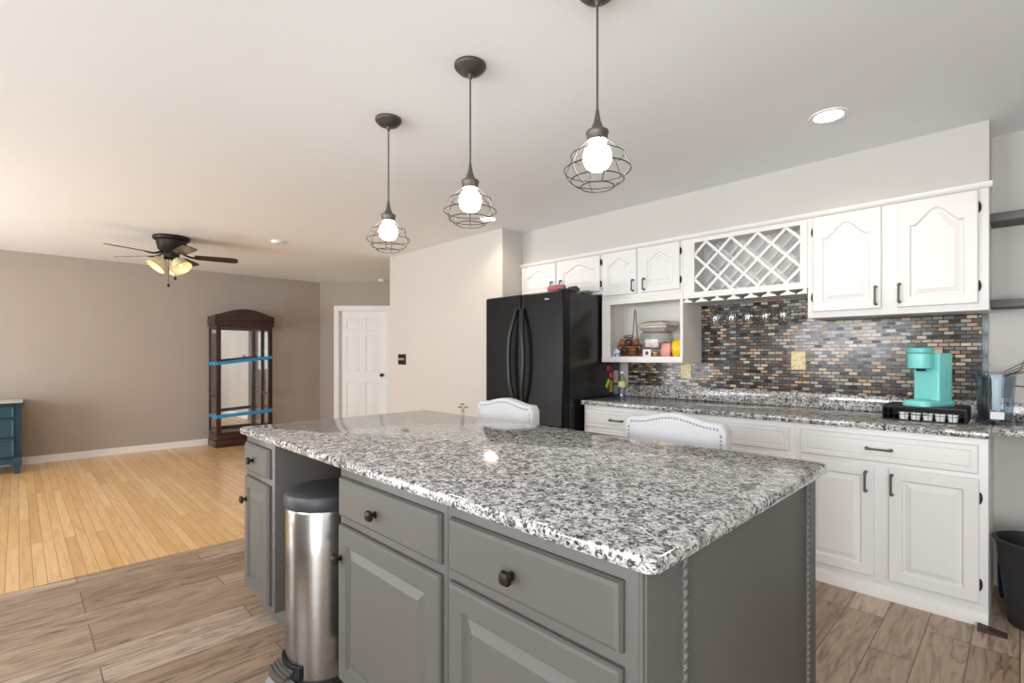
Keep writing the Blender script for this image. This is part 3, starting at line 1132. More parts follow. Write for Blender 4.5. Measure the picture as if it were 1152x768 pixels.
mb.loops([[(cx + x, cy - R - .004, .004) for x in (-.08, .08)] + [(cx + x, cy - R - .004, .034) for x in (.08, -.08)],
          [(cx + x, cy - R - .065, .002) for x in (-.055, .055)] + [(cx + x, cy - R - .065, .010) for x in (.055, -.055)]])
mb.build('foot_plate', M['grey_band'], t)

# ------------------------------------------------------------------ black refrigerator
t = thing('refrigerator', 'black refrigerator with bowed handles in the alcove left of the counter', 'refrigerator', (-2.99, 3.45, 0))
MB().box(-3.442, -2.532, 3.135, 3.85, .02, 1.785, .006).build('body', M['fridge_side'], t)
mb = MB()
mb.box(-3.40, -2.57, 3.10, 3.14, 0, .07)
mb.box(-3.42, -2.55, 3.5, 3.84, 0, .021)
mb.build('base_grille', M['black_plastic'], t)


def fridge_door(name, x0, x1, z0, z1):
    mb = MB()
    lv = [(0, 3.128), (0, 3.068), (.004, 3.058), (.013, 3.05)]
    mb.loops([[(p[0], y, p[1]) for p in rrect(x0 + i, x1 - i, z0 + i, z1 - i, .012, 4)] for i, y in lv])
    return mb.build(name, M['fridge'], t, sharp=14)


dl = fridge_door('door', -3.444, -2.998, .70, 1.795)
dr = fridge_door('door', -2.990, -2.530, .70, 1.795)
fz = fridge_door('freezer_drawer', -3.444, -2.530, .085, .692)


def fridge_handle(par, x, s):
    mb = MB()
    pts, rad = [], []
    for i in range(17):
        v = i / 16
        bow = math.sin(PI * v)
        pts.append((x + s * .050 * bow, 3.048 - .012 - .045 * min(1, bow * 1.4), 1.665 - .84 * v))
        rad.append(.014 + .003 * bow)
    mb.tube([(x, 3.052, 1.668)] + pts + [(x, 3.052, .822)], [.014] + [q * 1.15 for q in rad] + [.014], 10)
    mb.build('handle', M['black_plastic'], par)


fridge_handle(dl, -3.030, -1)
fridge_handle(dr, -2.955, 1)
MB().tube([(-3.25, 3.05, .62), (-3.24, 3.0, .62), (-2.99, 2.985, .62), (-2.74, 3.0, .62), (-2.73, 3.05, .62)], .014, 10).build('handle', M['black_plastic'], fz)
mb = MB()
for i, (a, b) in enumerate(((0, .012), (.016, .024), (.027, .035), (.038, .044))):
    mb.box(-2.715 + a, -2.715 + b, 3.047, 3.0505, 1.727, 1.741 if i == 0 else 1.737)
mb.build('badge', M['badge'], dr)
MB().box(-2.60, -2.535, 3.07, 3.17, 1.796, 1.808, .004).build('hinge_cover', M['black_plastic'], t)

# ------------------------------------------------------------------ pendants
def pendant(label, x, y, zc):
    t = thing('pendant_light', label, 'pendant light', (x, y, zc), 0, 'cage pendants over the island')
    MB().lathe([(.066, H - .0005), (.067, H - .010), (.064, H - .016), (.060, H - .019), (.050, H - .030), (.028, H - .039), (.012, H - .042), (.009, H - .055), (.0045, H - .062)], (x, y, 0), 32).build('canopy', M['canopy'], t)
    MB().tube([(x, y, H - .055), (x, y, zc + .245)], .0038, 8).build('cord', M['pewter'], t)
    cap = MB().lathe([(.005, zc + .255), (.008, zc + .235), (.012, zc + .215), (.020, zc + .195), (.029, zc + .185), (.0365, zc + .183), (.038, zc + .177), (.036, zc + .172), (.0345, zc + .168), (.0345, zc + .150), (.031, zc + .150), (.02, zc + .165)], (x, y, 0), 28).build('socket_cap', M['pewter'], t)
    prof = [(.036, .152), (.058, .130), (.087, .103), (.107, .063), (.109, .052), (.100, .036), (.087, .022), (.068, .006), (.055, 0.0)]
    mb = MB()
    for k in range(6):
        a = 2 * PI * k / 6 + .35
        mb.tube([(x + r * math.cos(a), y + r * math.sin(a), zc + z) for r, z in prof], .0016, 6)
    for r, z in ((.036, .152), (.087, .103), (.109, .055), (.087, .022), (.055, 0.0)):
        mb.tube([(x + r * math.cos(2 * PI * k / 36), y + r * math.sin(2 * PI * k / 36), zc + z) for k in range(36)], .0018, 6, closed=True)
    mb.build('wire_cage', M['wire'], t)
    MB().lathe([(.014, zc + .165), (.017, zc + .150), (.030, zc + .138), (.042, zc + .122), (.047, zc + .103), (.047, zc + .092), (.042, zc + .073), (.029, zc + .058), (.004, zc + .051)], (x, y, 0), 24).build('bulb', M['bulb'], t)
    return t


pendant('cage pendant light at the near right end of the row of three', -.985, 1.366, 1.832)
pendant('middle cage pendant light of the three over the island', -1.619, 1.349, 1.822)
pendant('farthest cage pendant light of the three, toward the ceiling fan', -2.286, 1.359, 1.815)


# recessed ceiling lights
def downlight(label, x, y, power):
    t = thing('recessed_light', label, 'ceiling light', (x, y, H), 0, 'recessed ceiling lights')
    MB().lathe([(.088, H - .0005), (.086, H - .006), (.066, H - .006), (.062, H - .0005)], (x, y, 0), 32, False, False).build('trim_ring', M['trim'], t)
    MB().lathe([(.064, H - .0006), (.06, H - .003), (.002, H - .004)], (x, y, 0), 32, False, True).build('lens', M['downlight'], t)
    l = bpy.data.lights.new('recessed_lamp', 'SPOT')
    l.energy = power
    l.color = (1.0, .78, .55)
    l.spot_size = math.radians(150)
    l.spot_blend = .6
    l.shadow_soft_size = .05
    o = bpy.data.objects.new('recessed_lamp', l)
    C.objects.link(o)
    o.parent = t
    o.location = (0, 0, -.02)
    return t


downlight('round recessed ceiling light near the tall white wall cabinet', -.687, 2.927, 15)
downlight('round recessed ceiling light in front of the refrigerator alcove', -3.327, 2.977, 16)


def alarm(name, label, x, y, r):
    t = thing(name, label, 'smoke alarm', (x, y, H), 0)
    MB().lathe([(r, H - .0005), (r, H - .012), (r * .9, H - .026), (r * .5, H - .034), (.004, H - .035)], (x, y, 0), 28).build('cover', M['white_plastic'], t)
    for k in (-1, 1):
        MB().obox((x + k * r * .45, y, H - .0335), (1, 0, 0), (0, 1, 0), (0, 0, 1), r * .25, .004, .002).build('vent_slot', M['grey_band'], t)


alarm('smoke_alarm', 'white smoke alarm on the ceiling right of the fan', -5.54, 1.962, .06)
alarm('smoke_alarm', 'white smoke alarm on the ceiling in front of the white door', -7.18, 4.15, .06)

# ------------------------------------------------------------------ ceiling fan
fx, fy, fz_ = -6.12, 1.125, 2.30
t = thing('ceiling_fan', 'dark bronze ceiling fan with five blades and cream glass shades', 'ceiling fan', (fx, fy, fz_))
MB().lathe([(.16, H - .0005), (.165, H - .015), (.158, H - .035), (.135, H - .045), (.130, H - .085), (.118, H - .13), (.09, H - .16), (.07, H - .175), (.07, H - .215), (.05, H - .23), (.004, H - .232)], (fx, fy, 0), 32).build('motor_housing', M['black_metal'], t)
for k in range(5):
    a = math.radians(-113 + 45.44 + 72 * k)
    d = Vector((math.cos(a), math.sin(a), 0))
    n = Vector((-math.sin(a), math.cos(a), 0))
    up = Vector((0, 0, 1))
    tilt = math.radians(-12)
    nt_ = n * math.cos(tilt) + up * math.sin(tilt)
    c = Vector((fx, fy, fz_))
    mb = MB()
    st = [(.20, .048), (.24, .056), (.40, .062), (.54, .066), (.585, .058), (.60, .030)]
    pts_top, L = [], []
    for r, hw in st:
        o = c + d * r
        q = nt_.cross(d) * .004
        L.append([o - nt_ * hw + q, o + nt_ * hw + q, o + nt_ * hw - q, o - nt_ * hw - q])
    mb.loops(L)
    b = mb.build('blade', M['blade'], t)
    mb = MB()
    mb.tube([c + d * .10 + up * .025, c + d * .15 + up * .0, c + d * .19 - up * .006, c + d * .26 - up * .004], [.012, .010, .010, .006], 8)
    mb.build('blade_arm', M['black_metal'], b)
for k in range(3):
    a = math.radians(232 + 45.44 + 112 * k)
    d = Vector((math.cos(a), math.sin(a), 0))
    c0 = Vector((fx, fy, H - .215))
    ax = (d * .62 + Vector((0, 0, -.78))).normalized()
    base = c0 + d * .07 + Vector((0, 0, -.02))
    rot = ax.to_track_quat('Z', 'Y').to_matrix()
    MB().tube([c0 + d * .03, base, base + ax * .02], .013, 8).build('lamp_arm', M['black_metal'], t)
    s = MB().lathe([(.028, .0), (.050, .012), (.070, .045), (.080, .085), (.094, .115), (.091, .115), (.077, .085), (.066, .045), (.03, .014)], base, 24, False, False, rot).build('lamp_shade', M['shade'], t)
    MB().lathe([(.012, .005), (.014, .02), (.026, .045), (.028, .062), (.018, .080), (.003, .086)], base, 16, rot=rot).build('bulb', M['white_plastic'], s)
    lamp(t, base + ax * .10 - Vector((fx, fy, fz_)), FAN_W / 3, (1.0, .86, .66), .03)
for dx, dy, dz in ((.02, -.03, -.52), (-.012, .035, -.44)):
    mb = MB()
    mb.tube([(fx + dx, fy + dy, H - .225), (fx + dx, fy + dy, H + dz + .03)], .0022, 6)
    mb.sphere((fx + dx, fy + dy, H + dz + .02), .014, (1, 1, 1.2), 12)
    mb.build('pull_chain', M['black_metal'], t)

# ------------------------------------------------------------------ curio cabinet
cx0, cx1, cy0, cy1 = XL + .018, -7.79, 1.955, 2.690
t = thing('curio_cabinet', 'tall dark cherry curio cabinet with glass front and arched top', 'display cabinet', ((cx0 + cx1) / 2, (cy0 + cy1) / 2, 0))
mb = MB()
mb.box(cx0, cx1 + .012, cy0 - .012, cy1 + .012, 0, .09, .004)
mb.box(cx0, cx1, cy0, cy1, .09, .165, .003)
mb.build('plinth', M['curio'], t)
mb = MB()
pw = .055
for x0, x1, y0, y1 in ((cx1 - .04, cx1, cy0, cy0 + pw), (cx1 - .04, cx1, cy1 - pw, cy1), (cx0, cx0 + .03, cy0, cy0 + .035), (cx0, cx0 + .03, cy1 - .035, cy1)):
    mb.box(x0, x1, y0, y1, .165, 1.70, .002)
for y0, y1 in ((cy0, cy0 + .02), (cy1 - .02, cy1)):
    mb.box(cx0 + .03, cx1 - .04, y0, y1, .165, .21)
    mb.box(cx0 + .03, cx1 - .04, y0, y1, .70, .735)
    mb.box(cx0 + .03, cx1 - .04, y0, y1, 1.655, 1.70)
mb.build('frame', M['curio'], t)
for z0, z1 in ((.165, .205), (1.665, 1.70)):
    MB().box(cx1 - .022, cx1 + .001, cy0 + pw, cy1 - pw, z0, z1).build('door_rail', M['curio'], t)
mb = MB()
pts = [(cy0 - .02, 1.70), (cy1 + .02, 1.70), (cy1 + .02, 1.845)]
for i in range(17):
    v = 1 - 2 * i / 16
    pts.append(((cy0 + cy1) / 2 + v * (cy1 - cy0) / 2 * .93, 1.852 + .085 * math.cos(v * PI / 2)))
pts.append((cy0 - .02, 1.845))
mb.prism(pts, 'X', cx1 - .03, cx1 + .012)
mb.box(cx0, cx1 - .03, cy0 - .015, cy1 + .015, 1.70, 1.84)
mb.box(cx0, cx1 + .02, cy0 - .026, cy1 + .026, 1.758, 1.775, .003)
# carved fan on the arch
for i in range(7):
    v = (i - 3) / 3
    mb.sphere((cx1 + .012, (cy0 + cy1) / 2 + v * .09, 1.865 + .02 * (1 - v * v)), .016, (.5, 1.2, .7), 10)
mb.build('arched_top', M['curio'], t)
MB().box(cx0 + .006, cx0 + .012, cy0 + .03, cy1 - .03, .17, 1.70).build('mirror_back', M['mirror'], t)
MB().box(cx1 - .012, cx1 - .008, cy0 + pw, cy1 - pw, .205, 1.665).build('front_glass', M['clear'], t)
for y in (cy0 + .008, cy1 - .012):
    mb = MB()
    mb.box(cx0 + .03, cx1 - .04, y, y + .004, .21, .70)
    mb.box(cx0 + .03, cx1 - .04, y, y + .004, .735, 1.655)
    mb.build('side_glass', M['clear'], t)


def tape(label, pts, hw):
    mb = MB()
    L = []
    for x, y, z in pts:
        L.append([(x - .0008, y, z - hw), (x + .0008, y, z - hw), (x + .0008, y, z + hw), (x - .0008, y, z + hw)])
    mb.loops(L)
    o = mb.build('tape_strip', M['tape'])
    tag(o, label, 'tape', 'blue tape strips on the curio cabinet')


xf = cx1 + .0025


def tape_wrap(label, za, zb, hw):
    mb = MB()
    ya, yb = cy0 - .0025, cy1 + .0025
    pts = [(cx0 + .04, ya, za), (cx1 - .02, ya, za), (xf, ya, za), (xf, (ya + yb) / 2, (za + zb) / 2), (xf, yb, zb), (cx1 - .1, yb, zb)]
    L = []
    for i, p in enumerate(pts):
        p = Vector(p)
        tg = Vector(pts[min(i + 1, len(pts) - 1)]) - Vector(pts[max(i - 1, 0)])
        n = Vector((tg.y, -tg.x, 0)).normalized() * .0009
        L.append([p - n + Vector((0, 0, -hw)), p + n + Vector((0, 0, -hw)), p + n + Vector((0, 0, hw)), p - n + Vector((0, 0, hw))])
    mb.loops(L)
    o = mb.build('tape_strip', M['tape'])
    tag(o, label, 'tape', 'blue tape strips on the curio cabinet')


tape_wrap('upper blue tape strip wrapped across the curio cabinet front', 1.165, 1.252, .022)
tape_wrap('lower blue tape strip wrapped across the curio cabinet front', .428, .470, .024)

# ------------------------------------------------------------------ teal dresser
dx0, dx1, dy0, dy1 = XL + .02, -7.62, -1.05, .03
t = thing('dresser', 'blue-teal painted dresser with pale top against the greige wall', 'dresser', ((dx0 + dx1) / 2, (dy0 + dy1) / 2, 0))
MB().box(dx0, dx1, dy0, dy1, .15, .745, .006).build('body', M['navy_teal'], t)
mb = MB()
slab(mb, dx0, dx1 + .022, dy0 - .022, dy1 + .022, .745, .768, .015, .006)
mb.build('top', M['navy_teal'], t)
MB().box(dx0 + .01, dx1 + .014, dy0 - .012, dy1 + .012, .768, .7725).build('top_inlay', M['dresser_top'], t)
for z0, z1 in ((.605, .728), (.395, .590), (.185, .380)):
    mb = MB()

    def rr(i, x):
        return [(x, dy0 + .05 + i, z0 + i), (x, dy1 - .05 - i, z0 + i), (x, dy1 - .05 - i, z1 - i), (x, dy0 + .05 + i, z1 - i)]
    mb.loops([rr(0, dx1 - .004), rr(0, dx1 + .008), rr(.008, dx1 + .014), rr(.018, dx1 + .014), rr(.024, dx1 + .009)])
    d = mb.build('drawer', M['navy_teal'], t, sharp=14)
    mb = MB()
    for y in (dy0 + .3, dy1 - .3):
        mb.sphere((dx1 + .03, y, (z0 + z1) / 2), .016, n=12)
        mb.tube([(dx1 + .008, y, (z0 + z1) / 2), (dx1 + .03, y, (z0 + z1) / 2)], .007, 8)
    mb.build('knob', M['bronze'], d)
mb = MB()
pts = [(dy0 + .03, .16), (dy1 - .03, .16)]
for i in range(25):
    v = i / 24
    y = dy1 - .03 - v * (dy1 - dy0 - .06)
    pts.append((y, .095 + .025 * abs(math.sin(v * PI * 6)) + (.03 * abs(2 * v - 1) ** 6) * -1))
mb.prism(pts, 'X', dx1 - .018, dx1 + .004)
mb.build('apron', M['navy_teal'], t)
for x in (dx0 + .035, dx1 - .03):
    for y in (dy0 + .035, dy1 - .032):
        mb = MB()
        L = []
        ox = .012 if x > -7.8 else 0
        for z, hw, o in ((.17, .034, 0), (.13, .036, ox), (.09, .030, ox), (.045, .022, ox * .4), (.012, .026, ox * .8), (0, .022, ox * .8)):
            L.append([(x + o + s * hw, y + q * hw, z) for s, q in ((-1, -1), (1, -1), (1, 1), (-1, 1))])
        mb.loops(L)
        mb.build('leg', M['navy_teal'], t)


# ------------------------------------------------------------------ bar stools (face the island, -Y)
def stool():
    r = thing('bar_stool', 'pale upholstered bar stool with nailhead trim in front of the refrigerator', 'bar stool', (0, 0, 0), 0, 'bar stools along the island')
    W = .255
    K = 24

    def top(u):
        v = abs(u)
        s = .5 * (1 + math.cos(PI * min(1, v / .86)))
        z = .971 + .032 * s
        if v > .90:
            q = (v - .90) / .10
            z -= .028 * (1 - math.sqrt(max(0, 1 - q * q)))
        return z

    def ring(i, y):
        pts = [(-W + i, y, .56 + i), (W - i, y, .56 + i)]
        for k in range(K + 1):
            u = 1 - 2 * k / K
            pts.append((u * (W - i), y, top(u) - i))
        return pts
    mb = MB()
    mb.loops([ring(.012, .070), ring(.003, .066), ring(0, .058), ring(0, .012), ring(.003, .004), ring(.010, 0), ring(.036, -.001), ring(.06, -.006)])
    mb.build('backrest', M['fabric'], r, world=False)
    mb = MB()
    pts = []
    n = 30
    for k in range(n + 1):
        u = 1 - 2 * k / n
        pts.append((u * (W - .022), top(u) - .022))
    for k in range(1, 22):
        z = .935 - k * .0175
        pts.append((W - .022, z))
        pts.append((-(W - .022), z))
    for x, z in pts:
        mb.sphere((x, -.001, z), .0052, (1, .6, 1), 8)
    mb.build('nailhead_trim', M['nail'], r, world=False)
    mb = MB()
    lv = [(.02, .545), (0, .56), (0, .615), (.012, .635), (.04, .645)]
    mb.loops([[(p[0], p[1], z) for p in rrect(-W + i, W - i, -.43 + i, .03 - i * .2, .04)] for i, z in lv])
    mb.build('seat', M['fabric'], r, world=False)
    for sx in (-1, 1):
        for y0, y1 in ((-.39, -.41), (.03, .07)):
            mb = MB()
            L = []
            for z, hw, f in ((.55, .022, 0), (.3, .02, .5), (0, .016, 1)):
                L.append([(sx * (.21 + .015 * f) + a * hw, y0 + (y1 - y0) * f + b * hw, z) for a, b in ((-1, -1), (1, -1), (1, 1), (-1, 1))])
            mb.loops(L)
            mb.build('leg', M['stool_leg'], r, world=False)
    for a, b in (((-.21, -.40, .22), (.21, -.40, .22)), ((-.21, .05, .30), (.21, .05, .30)), ((-.215, -.40, .30), (-.215, .05, .30)), ((.215, -.40, .30), (.215, .05, .30))):
        MB().tube([a, b], .011, 8).build('stretcher', M['stool_leg'], r, world=False)
    return r


s1 = stool()
s2 = copy_tree(s1)
s1.location = (-2.315, 2.20, 0)
s2.location = (-1.160, 2.20, 0)
s2['label'] = 'pale upholstered bar stool in front of the white base drawers'

# sprig in a tiny glass at the far edge of the island
px, py = -2.335, 1.888
t = thing('bud_vase', 'tiny clear vase with a green sprig at the far island edge', 'vase', (px, py, .9203))
MB().lathe([(.010, .9205), (.012, .926), (.012, .940), (.007, .948), (.006, .948), (.010, .940), (.010, .926), (.002, .924)], (px, py, 0), 16).build('glass', M['wineglass'], t)
mb = MB()
for dx, dy, h in ((0, 0, .985), (-.022, -.006, .972), (.022, .006, .974)):
    mb.tube([(px, py, .926), (px + dx * .3, py + dy * .3, .955), (px + dx, py + dy, h)], [.0014, .0013, .001], 6)
    for j in range(3):
        a = j * 2.1 + dx * 50
        e = Vector((px + dx, py + dy, h))
        d = Vector((math.cos(a) * .8, math.sin(a) * .8, -.5 if dx else .1)).normalized()
        mb.tube([e, e + d * .006, e + d * .013, e + d * .019], [.0008, .0045, .004, .0004], 6)
mb.build('sprig', M['leaf'], t)

# ------------------------------------------------------------------ floating shelves, right
o = MB().box(-.125, 1.3, 3.655, YW - .001, 1.98, 2.022, .003).build('floating_shelf', M['grey_shelf'])
tag(o, 'weathered grey floating shelf, upper of two right of the cabinets', 'shelf', 'grey floating shelves')
o = MB().box(-.125, 1.3, 3.655, YW - .001, 1.528, 1.568, .003).build('floating_shelf', M['grey_shelf'])
tag(o, 'weathered grey floating shelf, lower of two right of the cabinets', 'shelf', 'grey floating shelves')


# ------------------------------------------------------------------ outlets and switch
def outlet(label, x, z, y=YW - .008):
    t = thing('outlet_plate', label, 'outlet', (x, y, z), 0, 'floral outlet plates on the backsplash')
    mb = MB()
    lv = [(0, y), (0, y - .003), (.003, y - .006)]
    mb.loops([[(p[0], yy, p[1]) for p in rrect(x - .046 + i, x + .046 - i, z - .064 + i, z + .064 - i, .005, 3)] for i, yy in lv])
    mb.build('cover_plate', M['plate'], t)
    for dz in (-.022, .022):
        s = MB().lathe([(.017, 0), (.017, .002), (.002, .002)], (x, y - .0055, z + dz), 16, rot=Vector((0, -1, 0)).to_track_quat('Z', 'Y').to_matrix()).build('socket', M['outlet'], t)
        mb = MB()
        for dx in (-.006, .006):
            mb.box(x + dx - .001, x + dx + .001, y - .0085, y - .0072, z + dz - .004, z + dz + .004)
        mb.build('slot', M['black_plastic'], s)


outlet('cream floral outlet plate in the middle of the mosaic backsplash', -1.087, 1.240)
outlet('cream floral outlet plate below the open snack shelf', -1.91, 1.155)
outlet('cream floral outlet plate mostly hidden behind the aqua coffee maker', -.372, 1.245)

t = thing('light_switch', 'dark triple switch plate on the cream wall beside the white door', 'switch', (-5.22, YE, 1.23))
mb = MB()
lv = [(0, YE), (0, YE - .003), (.004, YE - .007)]
mb.loops([[(p[0], yy, p[1]) for p in rrect(-5.305 + i, -5.135 - i, 1.168 + i, 1.292 - i, .006, 3)] for i, yy in lv])
mb.build('switch_plate', M['bronze'], t)
for dx in (-.046, 0, .046):
    mb = MB()
    mb.obox((-5.22 + dx, YE - .012, 1.234), (1, 0, 0), (0, 1, .5), (0, -.5, 1), .006, .008, .012)
    mb.build('switch_lever', M['switch_lever'], t)


# ------------------------------------------------------------------ wine glasses hanging from the rack
def wine_glass():
    r = thing('wine_glass', 'wine glass', 'wine glass', (0, 0, 0), 0, 'wine glasses hanging under the rack')
    z = 0.0
    # hangs upside down: origin at rim, foot at the top
    MB().lathe([(.034, .0), (.040, .03), (.044, .062), (.040, .088), (.026, .108), (.008, .120), (.006, .1185), (.024, .1055), (.038, .087), (.0425, .062), (.0385, .03), (.0328, .0)], (0, 0, 0), 28, False, False).build('bowl', M['wineglass'], r, world=False)
    MB().lathe([(.007, .1195), (.0038, .130), (.0035, .170), (.006, .176)], (0, 0, 0), 14).build('stem', M['wineglass'], r, world=False)
    MB().lathe([(.006, .1755), (.030, .1785), (.036, .1805), (.036, .182), (.004, .1825)], (0, 0, 0), 28).build('foot', M['wineglass'], r, world=False)
    return r


g0 = wine_glass()
GX = [-1.5825, -1.4675, -1.3525, -1.2375, -1.1225]
GL = ['leftmost of the five hanging wine glasses, nearest the snack shelf', 'second hanging wine glass from the snack shelf', 'middle one of the five hanging wine glasses',
      'fourth hanging wine glass from the snack shelf', 'rightmost of the five hanging wine glasses, nearest the tall cabinet']
for i, (x, l) in enumerate(zip(GX, GL)):
    g = g0 if i == 0 else copy_tree(g0)
    g.location = (x, 3.675 + .006 * (i % 2), 1.4975)
    g['label'] = l

# ------------------------------------------------------------------ coffee maker on its pod drawer
zs = .9203
t = thing('pod_drawer', 'black wire coffee pod drawer beneath the aqua coffee maker', 'pod drawer', (-.372, 3.6, zs))
X0, X1, Y0_, Y1_ = -.548, -.198, 3.435, 3.765
mb = MB()
mb.box(X0, X1, Y0_, Y1_, zs + .072, zs + .079, .002)
mb.box(X0, X0 + .006, Y0_ + .01, Y1_, zs, zs + .072)
mb.box(X1 - .006, X1, Y0_ + .01, Y1_, zs, zs + .072)
mb.box(X0, X1, Y1_ - .006, Y1_, zs, zs + .072)
mb.box(X0 + .006, X1 - .006, Y0_ + .02, Y1_ - .006, zs, zs + .004)
mb.build('case', M['black_plastic'], t)
mb = MB()
for z in (.006, .066):
    mb.tube([(X0 + .004, Y0_ + .002, zs + z), (X1 - .004, Y0_ + .002, zs + z)], .003, 6)
for i in range(15):
    x = X0 + .004 + (X1 - X0 - .008) * i / 14
    mb.tube([(x, Y0_ + .002, zs + .006), (x, Y0_ + .002, zs + .066)], .0013, 5)
mb.tube([(X0 + .004, Y0_ + .002, zs + .036), (X1 - .004, Y0_ + .002, zs + .036)], .0012, 5)
for x in (X0 + .004, X1 - .004):
    mb.tube([(x, Y0_ + .002, zs + .004), (x, Y0_ + .002, zs + .068)], .0035, 6)
dr_ = mb.build('wire_front', M['black_metal'], t)
mb = MB()
pts = [(-.39 + .05 * math.cos(a), Y0_ - .006, zs + .058 - .022 * math.sin(a)) for a in [PI * i / 10 for i in range(11)]]
mb.tube(pts, .002, 6)
mb.build('pull', M['black_metal'], dr_)
pod_lab = ['white coffee pod at the left of the row in the wire drawer', 'second white coffee pod from the left in the wire drawer', 'third white coffee pod, at the middle of the wire drawer',
           'fourth white coffee pod from the left in the wire drawer', 'white coffee pod at the right of the row in the wire drawer']
pod0 = None
for i in range(5):
    x = -.455 + i * .051
    if pod0 is None:
        pod0 = thing('coffee_pod', pod_lab[0], 'coffee pod', (x, Y0_ + .034, zs + .0045), 0, 'coffee pods in the wire drawer')
        MB().lathe([(.018, .0), (.0185, .002), (.0225, .040)], (0, 0, 0), 20).build('cup', M['white_plastic'], pod0, world=False)
        MB().lathe([(.0253, .0402), (.0253, .0425), (.004, .0428)], (0, 0, 0), 20).build('foil_lid', M['paper'], pod0, world=False)
    else:
        p = copy_tree(pod0)
        p.location = (x, Y0_ + .034, zs + .0045)
        p['label'] = pod_lab[i]

# single-serve brewer: local frame, front faces -y, base at z=0
t = thing('coffee_maker', 'aqua single-serve coffee maker on the black pod drawer', 'coffee maker', (-.360, 3.572, zs + .0795), math.radians(-27))
hw = .065
mb = MB()
lv = [(.002, 0), (0, .003), (0, .024), (.003, .030), (.010, .032)]
mb.loops([[(p[0], p[1], z) for p in rrect(-hw - .006 + i, hw + .006 - i, -.128 + i, .125 - i, .045, 8)] for i, z in lv])
mb.build('base', M['teal'], t, world=False)
mb = MB()
lv = [(0, .0315), (0, .280), (.004, .286), (.012, .288)]


def colpts(i):
    pts = []
    for cx_, cy_, a0, r_ in ((hw - .008, -.020 + .008, -PI / 2, .008), (hw - .05, .118 - .05, 0, .05), (-hw + .05, .118 - .05, PI / 2, .05), (-hw + .008, -.020 + .008, PI, .008)):
        for k in range(9):
            a = a0 + PI / 2 * k / 8
            pts.append((cx_ + (r_ - i) * math.cos(a), cy_ + (r_ - i) * math.sin(a)))
    return pts


mb.loops([[(p[0], p[1], z) for p in colpts(min(i, .007))] for i, z in lv])
mb.build('column', M['teal'], t, world=False)
mb = MB()
mb.lathe([(.050, .205), (.056, .207), (.057, .212), (.057, .286)], (-.006, -.056, 0), 36)
mb.box(-.045, .045, -.055, -.01, .21, .282, .004)
hd = mb.build('brew_head', M['teal'], t, world=False)
MB().lathe([(.057, .2885), (.060, .290), (.061, .296), (.061, .311), (.057, .316), (.045, .318), (.004, .318)], (-.006, -.056, 0), 36).build('lid', M['teal_dark'], t, world=False)
MB().lathe([(.02, .19), (.024, .205), (.002, .205)], (0, -.06, 0), 16).build('spout', M['black_plastic'], hd, world=False)
MB().lathe([(.046, .0325), (.046, .036), (.004, .0365)], (0, -.068, 0), 24).build('drip_tray', M['teal_dark'], t, world=False)
fc = bpy.data.curves.new('logo_text', 'FONT')
fc.body = 'KEURIG'
fc.size = .034
fc.extrude = .0008
fc.align_x = 'CENTER'
fc.align_y = 'CENTER'
tmp = bpy.data.objects.new('logo_text', fc)
C.objects.link(tmp)
dg = bpy.context.evaluated_depsgraph_get()
me = bpy.data.meshes.new_from_object(tmp.evaluated_get(dg))
bpy.data.objects.remove(tmp)
me.materials.clear()
me.materials.append(M['teal_dark'])
me.name = 'logo'
# on the right side (+x), reading upward
me.transform(Matrix.Translation((hw + .0002, .035, .150)) @ Matrix(((0, 0, 1, 0), (0, -1, 0, 0), (1, 0, 0, 0), (0, 0, 0, 1))) @ Matrix.Rotation(0, 4, 'Z'))
lo = bpy.data.objects.new('logo', me)
C.objects.link(lo)
lo.parent = t

o = MB().tube([(-.60, 3.82, .924), (-.585, 3.80, .926), (-.575, 3.80, .96), (-.56, 3.81, 1.03), (-.53, 3.815, 1.05), (-.505, 3.81, 1.03), (-.50, 3.80, .98), (-.52, 3.79, .945), (-.56, 3.79, .926)], .003, 6).build('power_cord', M['black_plastic'])
tag(o, 'black power cord looping up beside the aqua coffee maker', 'cord')
t = thing('syrup_bottle', 'small brown bottle behind the aqua coffee maker, left side', 'bottle', (-.468, 3.80, zs))
MB().lathe([(.022, zs), (.024, zs + .004), (.024, zs + .085), (.012, zs + .105), (.010, zs + .12)], (-.468, 3.805, 0), 18).build('bottle_body', mat('brown_glass', rgb(96, 58, 34), 0.2), t)
MB().lathe([(.0125, zs + .1195), (.0125, zs + .135), (.003, zs + .136)], (-.468, 3.805, 0), 16).build('cap', M['outlet'], t)

# ------------------------------------------------------------------ filter pitcher
px, py = -.098, 3.615
t = thing('filter_pitcher', 'smoky clear water filter pitcher at the end of the granite counter', 'pitcher', (px, py, zs))


def ell(rx, ry, z, n=32):
    return [(px + rx * math.cos(2 * PI * i / n), py + ry * math.sin(2 * PI * i / n), z) for i in range(n)]


